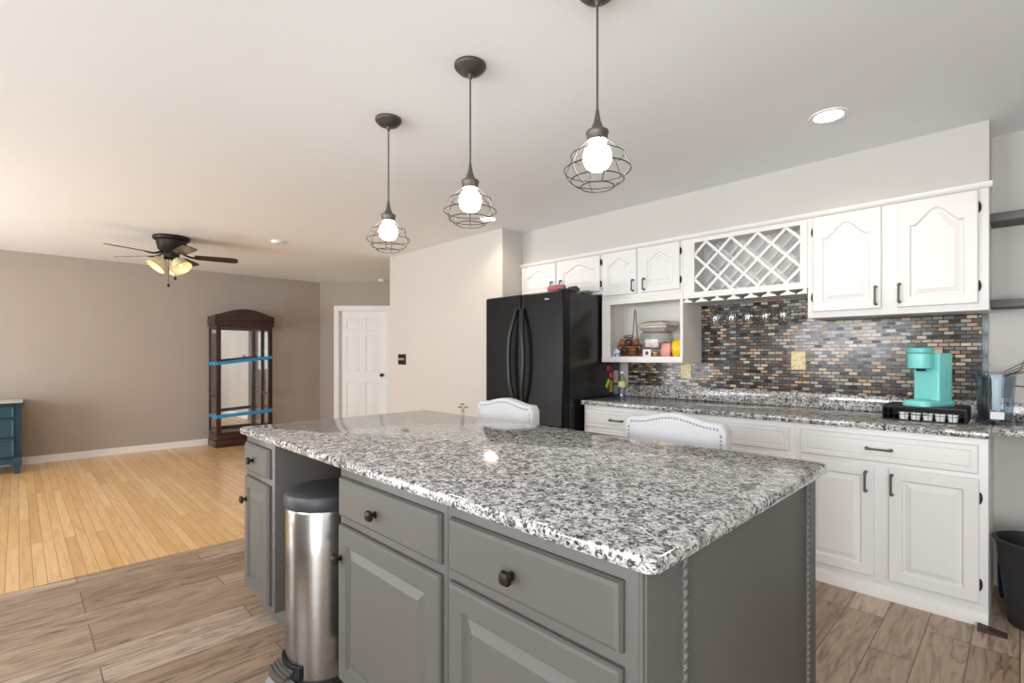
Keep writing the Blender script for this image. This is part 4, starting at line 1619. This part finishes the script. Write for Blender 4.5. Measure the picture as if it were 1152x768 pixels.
mb = MB()
mb.loops([ell(.055, .05, zs), ell(.064, .055, zs + .006), ell(.070, .06, zs + .08), ell(.080, .068, zs + .25)], True, False)
mb.loops([ell(.058, .05, zs + .010), ell(.066, .056, zs + .08), ell(.076, .064, zs + .25)], True, False)
mb.build('jug', M['smoky'], t)
mb = MB()
mb.loops([ell(.060, .052, zs + .14), ell(.073, .061, zs + .245)], True, False)
mb.build('reservoir', M['smoky'], t)
MB().loops([ell(.081, .069, zs + .250), ell(.083, .071, zs + .256), ell(.080, .068, zs + .266), ell(.04, .03, zs + .27)]).build('lid', M['smoky'], t)
hd = Vector((.10, -.995, 0)).normalized()
side = Vector((.995, .10, 0))
mb = MB()
L = []
for z, o_, w_, th in ((.262, .058, .026, .008), (.258, .080, .024, .009), (.235, .102, .019, .008), (.16, .096, .017, .008), (.09, .088, .016, .008), (.075, .078, .016, .007)):
    c = Vector((px, py, zs + z)) + hd * (o_ - .012)
    L.append([c + side * w_ * a + hd * th * b for a, b in ((-1, -1), (-1, .4), (-.6, 1), (.6, 1), (1, .4), (1, -1))])
mb.loops(L)
mb.build('handle', M['pale_blue'], t)
mb = MB()
L = []
for z in (.03, .068):
    L.append([Vector((px, py, zs + z)) + hd * (.060 + .01 * (z - .03) / .04) + side * s + hd * d for s, d in ((-.022, 0), (.030, -.001), (.030, .001), (-.022, .002))])
mb.loops(L)
mb.build('label', M['paper'], t)

# twigs in a dark vase behind the pitcher
vx, vy = -.135, 3.785
t = thing('twig_vase', 'dark vase of bare twigs behind the water pitcher', 'vase', (vx, vy, zs))
MB().lathe([(.028, zs), (.036, zs + .01), (.040, zs + .09), (.030, zs + .16), (.018, zs + .21), (.022, zs + .235), (.019, zs + .235), (.014, zs + .21)], (vx, vy, 0), 22, True, False).build('vase', M['vase'], t)
mb = MB()
rnd = random.Random(4)
for tx, tz, ty in ((.30, 1.42, 3.74), (.26, 1.36, 3.72), (.20, 1.43, 3.78), (.34, 1.33, 3.70), (.10, 1.30, 3.74), (-.23, 1.26, 3.78), (.24, 1.30, 3.80)):
    a = Vector((vx, vy, zs + .08))
    b = Vector((tx, ty, tz))
    pts = []
    for i in range(9):
        v = i / 8
        p = a.lerp(b, v) + Vector((0, 0, .05 * math.sin(PI * v)))
        if 1 < i < 8:
            p += Vector((rnd.uniform(-.012, .012), rnd.uniform(-.008, .008), rnd.uniform(-.012, .012)))
        if i <= 3:
            q = Vector((vx, vy, zs + .08 + .055 * i))
            p = q.lerp(p, max(0, (i - 2) * .5))
        pts.append(p)
    mb.tube(pts, [.0026 - .0016 * i / 8 for i in range(9)], 6)
    k = pts[5]
    mb.tube([k, k + Vector((rnd.uniform(.0, .05), rnd.uniform(-.02, .02), rnd.uniform(-.05, .05))), k + Vector((rnd.uniform(.05, .10), rnd.uniform(-.02, .02), rnd.uniform(-.06, .05)))], [.0015, .0012, .0008], 5)
mb.build('twigs', M['twig'], t)
o = MB().tube([(-.03, 3.858, 1.11), (.05, 3.85, 1.105), (.15, 3.855, 1.10), (.3, 3.86, 1.12)], .0025, 6).build('wall_cable', M['black_plastic'])
tag(o, 'thin black cable along the wall right of the pitcher', 'cable')


# ------------------------------------------------------------------ snacks on the open shelf
def pillow(c, sx, sy, sz, seed, rot=None, crimp=True):
    """puffed packet: flat sealed ends, crinkled belly; local axes x width, y depth, z height"""
    rr = random.Random(seed)
    ph = [rr.uniform(0, 6) for _ in range(6)]
    nu, nv = 20, 11
    L = []
    for j in range(nv):
        v = -1 + 2 * j / (nv - 1)
        th = max(.06, (1 - v * v) ** .75)
        lp = []
        for i in range(nu):
            a = 2 * PI * i / nu
            ca, sa = math.cos(a), math.sin(a)
            x = math.copysign(abs(ca) ** .8, ca) * sx * (.74 + .26 * th ** .6)
            y = math.copysign(abs(sa) ** .8, sa) * sy * th
            k = 1 + .10 * math.sin(5 * a + ph[0] + 3 * v) + .07 * math.sin(9 * a + ph[1] - 6 * v)
            p = Vector((x, y * k, v * sz + .03 * sz * math.sin(3 * a + ph[2])))
            if rot is not None:
                p = rot @ p
            lp.append(Vector(c) + p)
        L.append(lp)
    return MB().loops(L)


SF = 1.2585
# wire basket
bx, by = -2.325, 3.685
t = thing('wire_basket', 'black wire basket with a tall loop handle on the snack shelf', 'basket', (bx, by, SF))
mb = MB()
rings = ((.085, .0025), (.098, .05), (.110, .10))
for r, z in rings:
    mb.tube([(bx + r * math.cos(2 * PI * k / 32), by + r * .8 * math.sin(2 * PI * k / 32), SF + z) for k in range(32)], .0026, 6, closed=True)
for k in range(16):
    a = 2 * PI * k / 16
    mb.tube([(bx + r * math.cos(a), by + r * .8 * math.sin(a), SF + z) for r, z in rings], .0016, 5)
for k in range(-3, 4):
    xx = k * .024
    yy = math.sqrt(max(0, .085 ** 2 - xx ** 2)) * .8
    mb.tube([(bx + xx, by - yy, SF + .0025), (bx + xx, by + yy, SF + .0025)], .0014, 5)
mb.build('basket_frame', M['black_metal'], t)
mb = MB()
pts = [(bx - .03, by + .084, SF + .10)] + [(bx - .03 + .006 * i, by + .084, SF + .10 + .068 * i) for i in range(1, 4)] + [(bx - .008, by + .084, SF + .38), (bx, by + .084, SF + .415), (bx + .008, by + .084, SF + .38)] + [(bx + .03 - .006 * i, by + .084, SF + .10 + .068 * i) for i in (3, 2, 1)] + [(bx + .03, by + .084, SF + .10)]
mb.tube(pts, .0036, 6)
mb.build('handle', M['black_metal'], t)
SN = [(-.043, -.026, .036, .036, .026, .033, 'darksnack', .2, 'dark snack packet low at the front left of the wire basket'),
      (.043, -.026, .036, .036, .026, .033, 'brownsnack', -.15, 'brown snack packet low at the front right of the wire basket'),
      (-.040, .034, .036, .036, .022, .033, 'brownsnack', .1, 'brown snack packet low at the back left of the wire basket'),
      (.040, .034, .036, .036, .022, .033, 'darksnack', .1, 'dark snack packet low at the back right of the wire basket'),
      (-.066, -.004, .108, .030, .030, .030, 'brownsnack', .2, 'brown snack packet heaped at the upper left of the basket'),
      (.000, -.014, .110, .030, .030, .030, 'darksnack', -.1, 'dark snack packet heaped at the upper middle of the basket'),
      (.066, -.004, .108, .030, .030, .030, 'brownsnack', -.3, 'brown snack packet heaped at the upper right of the basket'),
      (-.012, .0, .158, .044, .030, .014, 'crinkle', .0, 'crinkled silver packet topping the heap in the wire basket')]
for i, (dx, dy, dz, a, b, c, m, rt, lab) in enumerate(SN):
    rot = Matrix.Rotation(rt, 3, 'Y') @ Matrix.Rotation(.3 * (i % 3 - 1), 3, 'Z')
    o = pillow((bx + dx, by + dy, SF + dz + .018), a, b * .8, c, 20 + i, rot).build('snack_packet', M[m])
    tag(o, lab, 'snack packet', 'snack packets in the wire basket')
o = pillow((-2.395, 3.595, SF + .036), .030, .018, .036, 51, Matrix.Rotation(.35, 3, 'Y')).build('snack_packet', M['bluewhite'])
tag(o, 'white and blue snack packet beside the wire basket, far left of the shelf', 'snack packet')

# clear bakery boxes, stacked, with foil-covered pan on top
def bakery_box(label, x0, x1, y0, y1, z0, z1, fills, group):
    t = thing('bakery_box', label, 'food container', ((x0 + x1) / 2, (y0 + y1) / 2, z0), 0, group)
    mb = MB()
    lv = [(.012, z0), (.006, z0 + .004), (.0, z0 + (z1 - z0) * .5), (-.004, z0 + (z1 - z0) * .52), (-.004, z0 + (z1 - z0) * .55), (.002, z0 + (z1 - z0) * .57), (.010, z1 - .004), (.018, z1)]
    mb.loops([[(p[0], p[1], z) for p in rrect(x0 + i, x1 - i, y0 + i, y1 - i, .02, 4)] for i, z in lv])
    mb.build('clear_shell', M['clear_plastic'], t)
    for i, (fx_, fy_, r, h, m) in enumerate(fills):
        o = MB().lathe([(r * .85, z0 + .006), (r, z0 + .012), (r * 1.05, z0 + h * .6), (r * .8, z0 + h * .92), (r * .3, z0 + h), (.002, z0 + h)], (fx_, fy_, 0), 18).build('pastry', M[m], t)
    return t


fa = [(-2.155 + .052 * i, 3.625 + .065 * j, .024, .046, 'pastry' if (i + j) % 3 else 'pastry_brown') for i in range(4) for j in range(2)]
bb = bakery_box('clear bakery box of golden pastries at the bottom of the shelf stack', -2.195, -1.975, 3.585, 3.76, SF + .0005, SF + .075, fa, 'clear bakery boxes on the snack shelf')
mb = MB()
mb.box(-2.135, -2.065, 3.5785, 3.5805, SF + .010, SF + .066)
lb = mb.build('price_label', M['paper'], bb)
MB().lathe([(.016, 0), (.016, .001), (.002, .001)], (-2.10, 3.5785, SF + .036), 14, rot=Vector((0, -1, 0)).to_track_quat('Z', 'Y').to_matrix()).build('label_mark', mat('purple_print', rgb(110, 50, 80), .6), lb)
fb = [(-2.145 + .075 * i, 3.675, .034, .05, 'pastry_brown') for i in range(3)]
bakery_box('clear bakery box of brown pastries, above the golden pastries', -2.190, -1.955, 3.595, 3.765, SF + .0765, SF + .205, fb, 'clear bakery boxes on the snack shelf')
t = thing('foil_pan', 'foil-covered pan on top of the clear bakery boxes', 'pan', (-2.06, 3.68, SF + .206))
mb = MB()
z0 = SF + .2065
mb.loops([[(p[0], p[1], z) for p in rrect(-2.175 - i, -1.945 + i, 3.60 - i, 3.76 + i, .03, 5)] for i, z in ((-.01, z0), (.012, z0 + .034), (.020, z0 + .036), (.020, z0 + .039))])
mb.build('pan', M['foil'], t)
mb = MB()
rr_ = random.Random(3)
L = []
for i, zz in ((.012, z0 + .0395), (.022, z0 + .05), (.008, z0 + .066), (-.012, z0 + .080), (-.05, z0 + .086)):
    L.append([(p[0] + rr_.uniform(-.010, .010), p[1] + rr_.uniform(-.010, .010), zz + rr_.uniform(-.008, .008) * (zz > z0 + .06)) for p in rrect(-2.175 - i, -1.945 + i, 3.60 - max(i, -.06), 3.76 + max(i, -.06), .03, 5)])
mb.loops(L)
mb.build('foil_cover', M['foil'], t, sharp=10)
o = pillow((-1.952, 3.612, SF + .058), .040, .026, .056, 61, Matrix.Rotation(.12, 3, 'Y')).build('bread_bag', M['pink'])
tag(o, 'pinkish bread bag between the bakery boxes and the yellow bag', 'food bag')
o = pillow((-1.858, 3.628, SF + .070), .050, .036, .068, 62, Matrix.Rotation(-.1, 3, 'Y')).build('chip_bag', M['yellow'])
tag(o, 'bright yellow snack bag at the right end of the open shelf', 'food bag')
o = pillow((-1.865, 3.76, SF + .13), .045, .03, .13, 63).build('food_bag', M['foil'])
tag(o, 'crinkled silver bag standing behind the yellow snack bag', 'food bag')

# ------------------------------------------------------------------ things on and beside the refrigerator
zt = 1.7965
o = pillow((-2.735, 3.22, zt + .037), .085, .05, .033, 71, Matrix.Rotation(.2, 3, 'Z')).build('folded_cloth', M['towel_pink'])
tag(o, 'pink cloth lying on top of the black refrigerator', 'cloth')
zt2 = 1.7855
o = pillow((-2.585, 3.25, zt2 + .030), .045, .06, .028, 72, None).build('cloth_bag', M['bag_grey'])
tag(o, 'dark grey cloth bag on the refrigerator beside the pink cloth', 'bag')
o = pillow((-2.585, 3.42, zt2 + .020), .04, .07, .0175, 73, None).build('folded_cloth', M['towel_green'])
tag(o, 'muted green cloth at the back right of the refrigerator top', 'cloth')

XS = -2.5318


def side_card(name, label, cat, y0, y1, z0, z1, m, tilt=0.0, t=.0025):
    mb = MB()
    mb.box(XS, XS + t, -(y1 - y0) / 2, (y1 - y0) / 2, -(z1 - z0) / 2, (z1 - z0) / 2, .0008, 1)
    mb.xform(Matrix.Translation((0, (y0 + y1) / 2, (z0 + z1) / 2)) @ Matrix.Rotation(tilt, 4, 'X'))
    o = mb.build(name, m)
    return tag(o, label, cat, 'cards and magnets on the refrigerator side')


side_card('paper_card', 'yellow paper card on the side of the black refrigerator', 'paper', 3.69, 3.735, .955, 1.06, M['paper_yellow'])
side_card('paper_card', 'pale pink paper card on the side of the black refrigerator', 'paper', 3.755, 3.825, 1.035, 1.145, M['paper_pink'])
side_card('paper_card', 'pale blue paper card low on the side of the black refrigerator', 'paper', 3.755, 3.84, .935, 1.015, M['paper_blue'])


def magnet(label, y, z, m, kind):
    mb = MB()
    rotx = Vector((1, 0, 0)).to_track_quat('Z', 'Y').to_matrix()
    if kind == 'flower':
        for k in range(5):
            a = 2 * PI * k / 5
            mb.lathe([(.014, 0), (.014, .005), (.009, .009), (.001, .010)], (XS, y + .017 * math.cos(a), z + .017 * math.sin(a)), 12, rot=rotx)
        mb.lathe([(.010, 0), (.010, .012), (.001, .014)], (XS, y, z), 12, rot=rotx)
    else:
        mb.box(XS, XS + .012, -.014, .014, -.040, .040, .005)
        mb.box(XS + .012, XS + .020, -.010, .010, .0, .036, .003)
        mb.xform(Matrix.Translation((0, y, z)) @ Matrix.Rotation(-.5, 4, 'X'))
    o = mb.build('fridge_magnet', m)
    tag(o, label, 'magnet', 'cards and magnets on the refrigerator side')


magnet('red flower magnet, highest on the refrigerator side', 3.675, 1.165, M['magnet_red'], 'flower')
magnet('pink flower magnet below the red one on the refrigerator side', 3.715, 1.105, M['magnet_pink'], 'flower')
magnet('lime green clip magnet tilted on the refrigerator side', 3.655, 1.035, M['lime'], 'clip')

bx_, by_ = -2.345, 3.60
t = thing('water_bottle', 'clear bottle with yellow label on the counter beside the refrigerator', 'bottle', (bx_, by_, zs))
MB().lathe([(.028, zs), (.033, zs + .006), (.033, zs + .05), (.031, zs + .056), (.033, zs + .062), (.033, zs + .145), (.028, zs + .168), (.013, zs + .195), (.0125, zs + .205)], (bx_, by_, 0), 24).build('bottle_body', M['smoky'], t)
lbm = MB().lathe([(.0335, zs + .095), (.0338, zs + .097), (.0338, zs + .138), (.0335, zs + .14)], (bx_, by_, 0), 24, False, False).build('label', M['label_yellow'], t)
dcam = Vector((2.34, -3.6, 0)).normalized()
MB().lathe([(.014, 0), (.014, .0015), (.001, .002)], Vector((bx_, by_, zs + .118)) + dcam * .0335, 14, rot=dcam.to_track_quat('Z', 'Y').to_matrix()).build('label_mark', M['pale_blue'], lbm)
MB().lathe([(.015, zs + .2045), (.015, zs + .222), (.003, zs + .223)], (bx_, by_, 0), 18).build('cap', M['white_plastic'], t)

# ------------------------------------------------------------------ black bin, bag and wedge on the floor, right
bx, by = .068, 3.41
t = thing('wastebasket', 'black plastic wastebasket on the floor right of the white base cabinet', 'trash can', (bx, by, 0))
MB().lathe([(.112, .0), (.118, .004), (.160, .385), (.166, .388), (.168, .396), (.166, .402), (.158, .402), (.154, .385), (.114, .012), (.002, .010)], (bx, by, 0), 40).build('bucket', M['bin_plastic'], t)
mb = MB()
mb.tube([(bx + .169 * math.cos(2 * PI * k / 40), by + .169 * math.sin(2 * PI * k / 40), .396) for k in range(40)], .005, 8, closed=True)
mb.build('rim', M['bin_plastic'], t)
o = pillow((-.045, 3.70, .17), .045, .05, .17, 81).build('plastic_bag', M['blue_bag'])
tag(o, 'dark blue bag standing between the wastebasket and the white cabinet', 'bag')
mb = MB()
mb.prism([(-.145, .001), (-.045, .001), (-.045, .006), (-.145, .020)], 'Y', 3.165, 3.222)
o = mb.build('door_wedge', M['brown_wedge'])
tag(o, 'dark brown wedge on the tile floor at the white cabinet corner', 'wedge')
